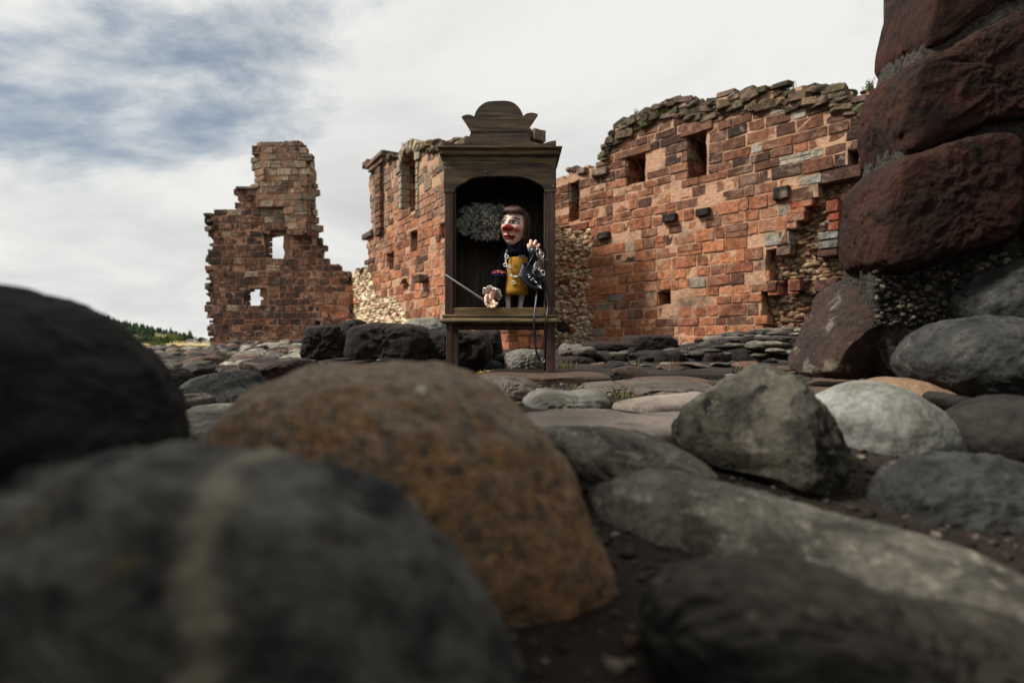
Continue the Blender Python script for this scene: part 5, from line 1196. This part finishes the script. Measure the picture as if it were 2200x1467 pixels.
for i, (px, yb, yt, w, d, c, lab) in enumerate(((322, 742, 716, 40, 300, 4, "grey-green bushy tree where the wood meets the field"), (352, 744, 722, 40, 260, 1, "broad mid-green tree at the field's edge below the conifers"), (300, 742, 722, 44, 260, 3, "dark bushy tree beside the tall near-black boulder's outline"),
                                           (370, 736, 717, 26, 390, 2, "yellow-green round tree above the pale long barn"), (385, 735, 721, 18, 395, 0, "olive tree touching the yellow-green round tree"), (397, 735, 720, 16, 400, 3, "dark tree between the long barn and the conifer slope"), (415, 734, 722, 13, 430, 3, "dark round tree directly behind the white cottage"), (430, 737, 724, 12, 400, 4, "tall light green tree between the two white houses"), (437, 736, 725, 10, 400, 0, "slim tree beside the smaller white house"), (338, 748, 733, 46, 200, 0, "low spreading bush at the near edge of the field"))):
    tree(px, yb, yt, w, d, GR[c], lab, 200 + i)
def house(px0, px1, ybase, yeave, yridge, d, label, name="cottage", wallc=(226, 222, 212), windows=2):
    a = P(px0, ybase, d); b = P(px1, ybase, d); W = b.x - a.x; H = (ybase - yeave) / FPX * d; RH = (yeave - yridge) / FPX * d; dep = max(5.0, W * .5)
    root = empty(name, ((a.x + b.x) / 2, d, a.z)); tag(root, label, "house" if name == "cottage" else "barn"); w = W / 2
    V = [(-w, 0, -1), (w, 0, -1), (w, dep, -1), (-w, dep, -1), (-w, 0, H), (w, 0, H), (w, dep, H), (-w, dep, H), (-w, dep / 2, H + RH), (w, dep / 2, H + RH)]
    mesh_obj("wall", V, [(0, 1, 5, 4), (1, 2, 6, 9, 5), (2, 3, 7, 6), (3, 0, 4, 8, 7)], flat("render_" + name, wallc), root, False)
    o = .3; mb = MB(); zr = H + RH + .12
    mb.add([(-w - o, -o, H - o * RH / dep * 2 + .1), (w + o, -o, H - o * RH / dep * 2 + .1), (w + o, dep / 2, zr), (-w - o, dep / 2, zr), (w + o, dep + o, H - o * RH / dep * 2 + .1), (-w - o, dep + o, H - o * RH / dep * 2 + .1)], [(0, 1, 2, 3), (3, 2, 4, 5)]); r = mb.build("roof", flat("slate_roof", (86, 84, 82)), root, False); s = r.modifiers.new("tiles", 'SOLIDIFY'); s.thickness = .15
    MB().box(w * .5, w * .5 + .7, dep / 2 - .3, dep / 2 + .3, H + RH - .3, H + RH + .9).build("chimney", flat("chimney_render", (190, 182, 170)), r, False)
    for k in range(windows):
        x = -w + W * (k + .5) / windows; MB().box(x - .5, x + .5, -.06, .02, H * .35, H * .75).build("window", flat("dark_pane", (50, 54, 60), .2), root, False)
house(405, 416, 736, 731.5, 728.5, 405, "white gabled cottage with a slate roof by a dark round tree"); house(417.5, 422, 735.5, 731.5, 729, 408, "narrow white cottage wing standing next to the gabled cottage", windows=1); house(434, 441, 737, 732, 729.5, 395, "smaller white house close to the tower's broken edge"); house(373, 403, 736.5, 731, 729, 415, "long low straw-coloured barn at the top of the field", "barn", (196, 176, 136), 4); house(351, 357, 731.5, 729.5, 727.5, 430, "pale cottage half sunk among trees below the conifers", windows=1)

# ------------------------------------------------------------------ plants on the wall tops
def tuft(wall, px, py, n, h, label, seed, col, w=.25, cat="grass tuft", leafy=False):
    u, v = wall.uv(px, py); q = wall.O + wall.t * u + wall.n * w; rnd = random.Random(seed); mb = MB()
    for k in range(n):
        a = rnd.uniform(0, 6.28); L = h * rnd.uniform(.5, 1); b = Vector((rnd.gauss(0, .05), rnd.gauss(0, .05), -.06)); lean = rnd.uniform(.05, .5); e = Vector((math.cos(a), math.sin(a), 0)); sd = Vector((-e.y, e.x, 0)) * .012; g = rnd.uniform(.7, 1.3)
        p1, p2 = b + e * lean * L * .3 + Vector((0, 0, L * .55)), b + e * lean * L + Vector((0, 0, L))
        mb.add([b - sd, b + sd, p1 + sd * .8, p1 - sd * .8, p2], [(0, 1, 2, 3), (3, 2, 4)], tuple(x * g for x in col))
        if leafy:
            for t in (.4, .6, .8, 1.0): p = b.lerp(p2, t); s = .03; mb.add([p, p + Vector((rnd.uniform(-s, s), rnd.uniform(-s, s), s)), p + Vector((rnd.uniform(-s, s), rnd.uniform(-s, s), .01))], [(0, 1, 2)], tuple(x * g * 1.1 for x in col))
    o = mb.build("grass_tuft" if not leafy else "wall_plant", MAT_V, None, False); o.location = (q.x, q.y, v); tag(o, label, cat)
tuft(WM, 851, 325, 60, .42, "tall green grass tuft beside the arched niche on the wall top", 1, lin(96, 104, 66)); tuft(WM, 816, 340, 16, .2, "small sprig on the corbelled corner of the wall", 2, lin(88, 96, 60)); tuft(WM, 915, 306, 50, .16, "yellow-green moss cushion on the wall top near the cabinet", 3, lin(150, 136, 50), .1, "moss")
tuft(WR, 1338, 270, 26, .22, "leafy weed on the sloping end of the curtain wall's top", 4, lin(84, 92, 56), .1, "weed", True); tuft(WR, 1322, 283, 14, .3, "thin stalks rising from the curtain wall's broken shoulder", 5, lin(96, 100, 70), .1, "weed"); tuft(WR, 1362, 247, 16, .22, "sparse green weed on mossy coping stones", 6, lin(88, 96, 60), .1, "weed", True); tuft(WR, 1455, 210, 14, .18, "short weed near the highest mossy coping", 7, lin(80, 88, 56), .1, "weed"); tuft(WR, 1698, 182, 12, .2, "wispy stalk on the curtain wall's level top", 8, lin(96, 96, 70), .1, "weed"); tuft(WR, 1866, 186, 20, .22, "leafy weed where the curtain wall meets the dark block wall", 9, lin(84, 90, 60), .1, "weed", True); tuft(WR, 1420, 245, 40, .14, "green weed growing in the rubble top over the window recess", 10, lin(92, 98, 48), -.05, "weed", True)

# small grass tufts rooted between the stones
def ground_tufts():
    rnd = random.Random(21)
    for i, (px, d, lab) in enumerate(((1365, 4.55, "small green weed at the foot of the low black ruin"), (1052, 4.3, "grass blades beside the squared dark stone under the cabinet"), (1445, 4.4, "grass tuft between the low ruin and the lone block"), (1590, 3.9, "grass tuft before the rubble wall"), (1215, 4.2, "grass tuft against the low black kerb block"), (650, 4.2, "grass tuft against the gravelly footing of the black blocks"), (600, 6.2, "grass tuft among the cobbles near the black blocks"), (480, 5.2, "grass tuft among the cobbles behind the thin red slab"), (1330, 2.15, "short grass at the rim of the small pink flagstone"), (1240, 2.3, "short grass behind the craggy grey stone"), (1680, 2.5, "short grass by the worn brown flagstone"), (1800, 1.62, "thin grass behind the white boulder"))):
        x = (px - 1100) / FPX * d; z = ground_h(x, d); mb = MB(); col = rnd.choice((lin(74, 84, 44), lin(96, 96, 54), lin(110, 100, 62)))
        for k in range(34):
            a = rnd.uniform(0, 6.28); L = .025 * d ** .5 * rnd.uniform(.6, 1.6); b = Vector((rnd.gauss(0, .016 * d ** .5), rnd.gauss(0, .012 * d ** .5), -.01)); e = Vector((math.cos(a), math.sin(a), 0)); sd = Vector((-e.y, e.x, 0)) * .0016 * d ** .5; g = rnd.uniform(.6, 1.3); p2 = b + e * L * .5 + Vector((0, 0, L)); p1 = b.lerp(p2, .55) + Vector((0, 0, L * .12))
            mb.add([b - sd, b + sd, p1 + sd * .8, p1 - sd * .8, p2], [(0, 1, 2, 3), (3, 2, 4)], tuple(q * g for q in col))
        o = mb.build("grass_tuft", MAT_V, None, False); o.location = (x, d, z); tag(o, lab, "grass tuft")
ground_tufts()
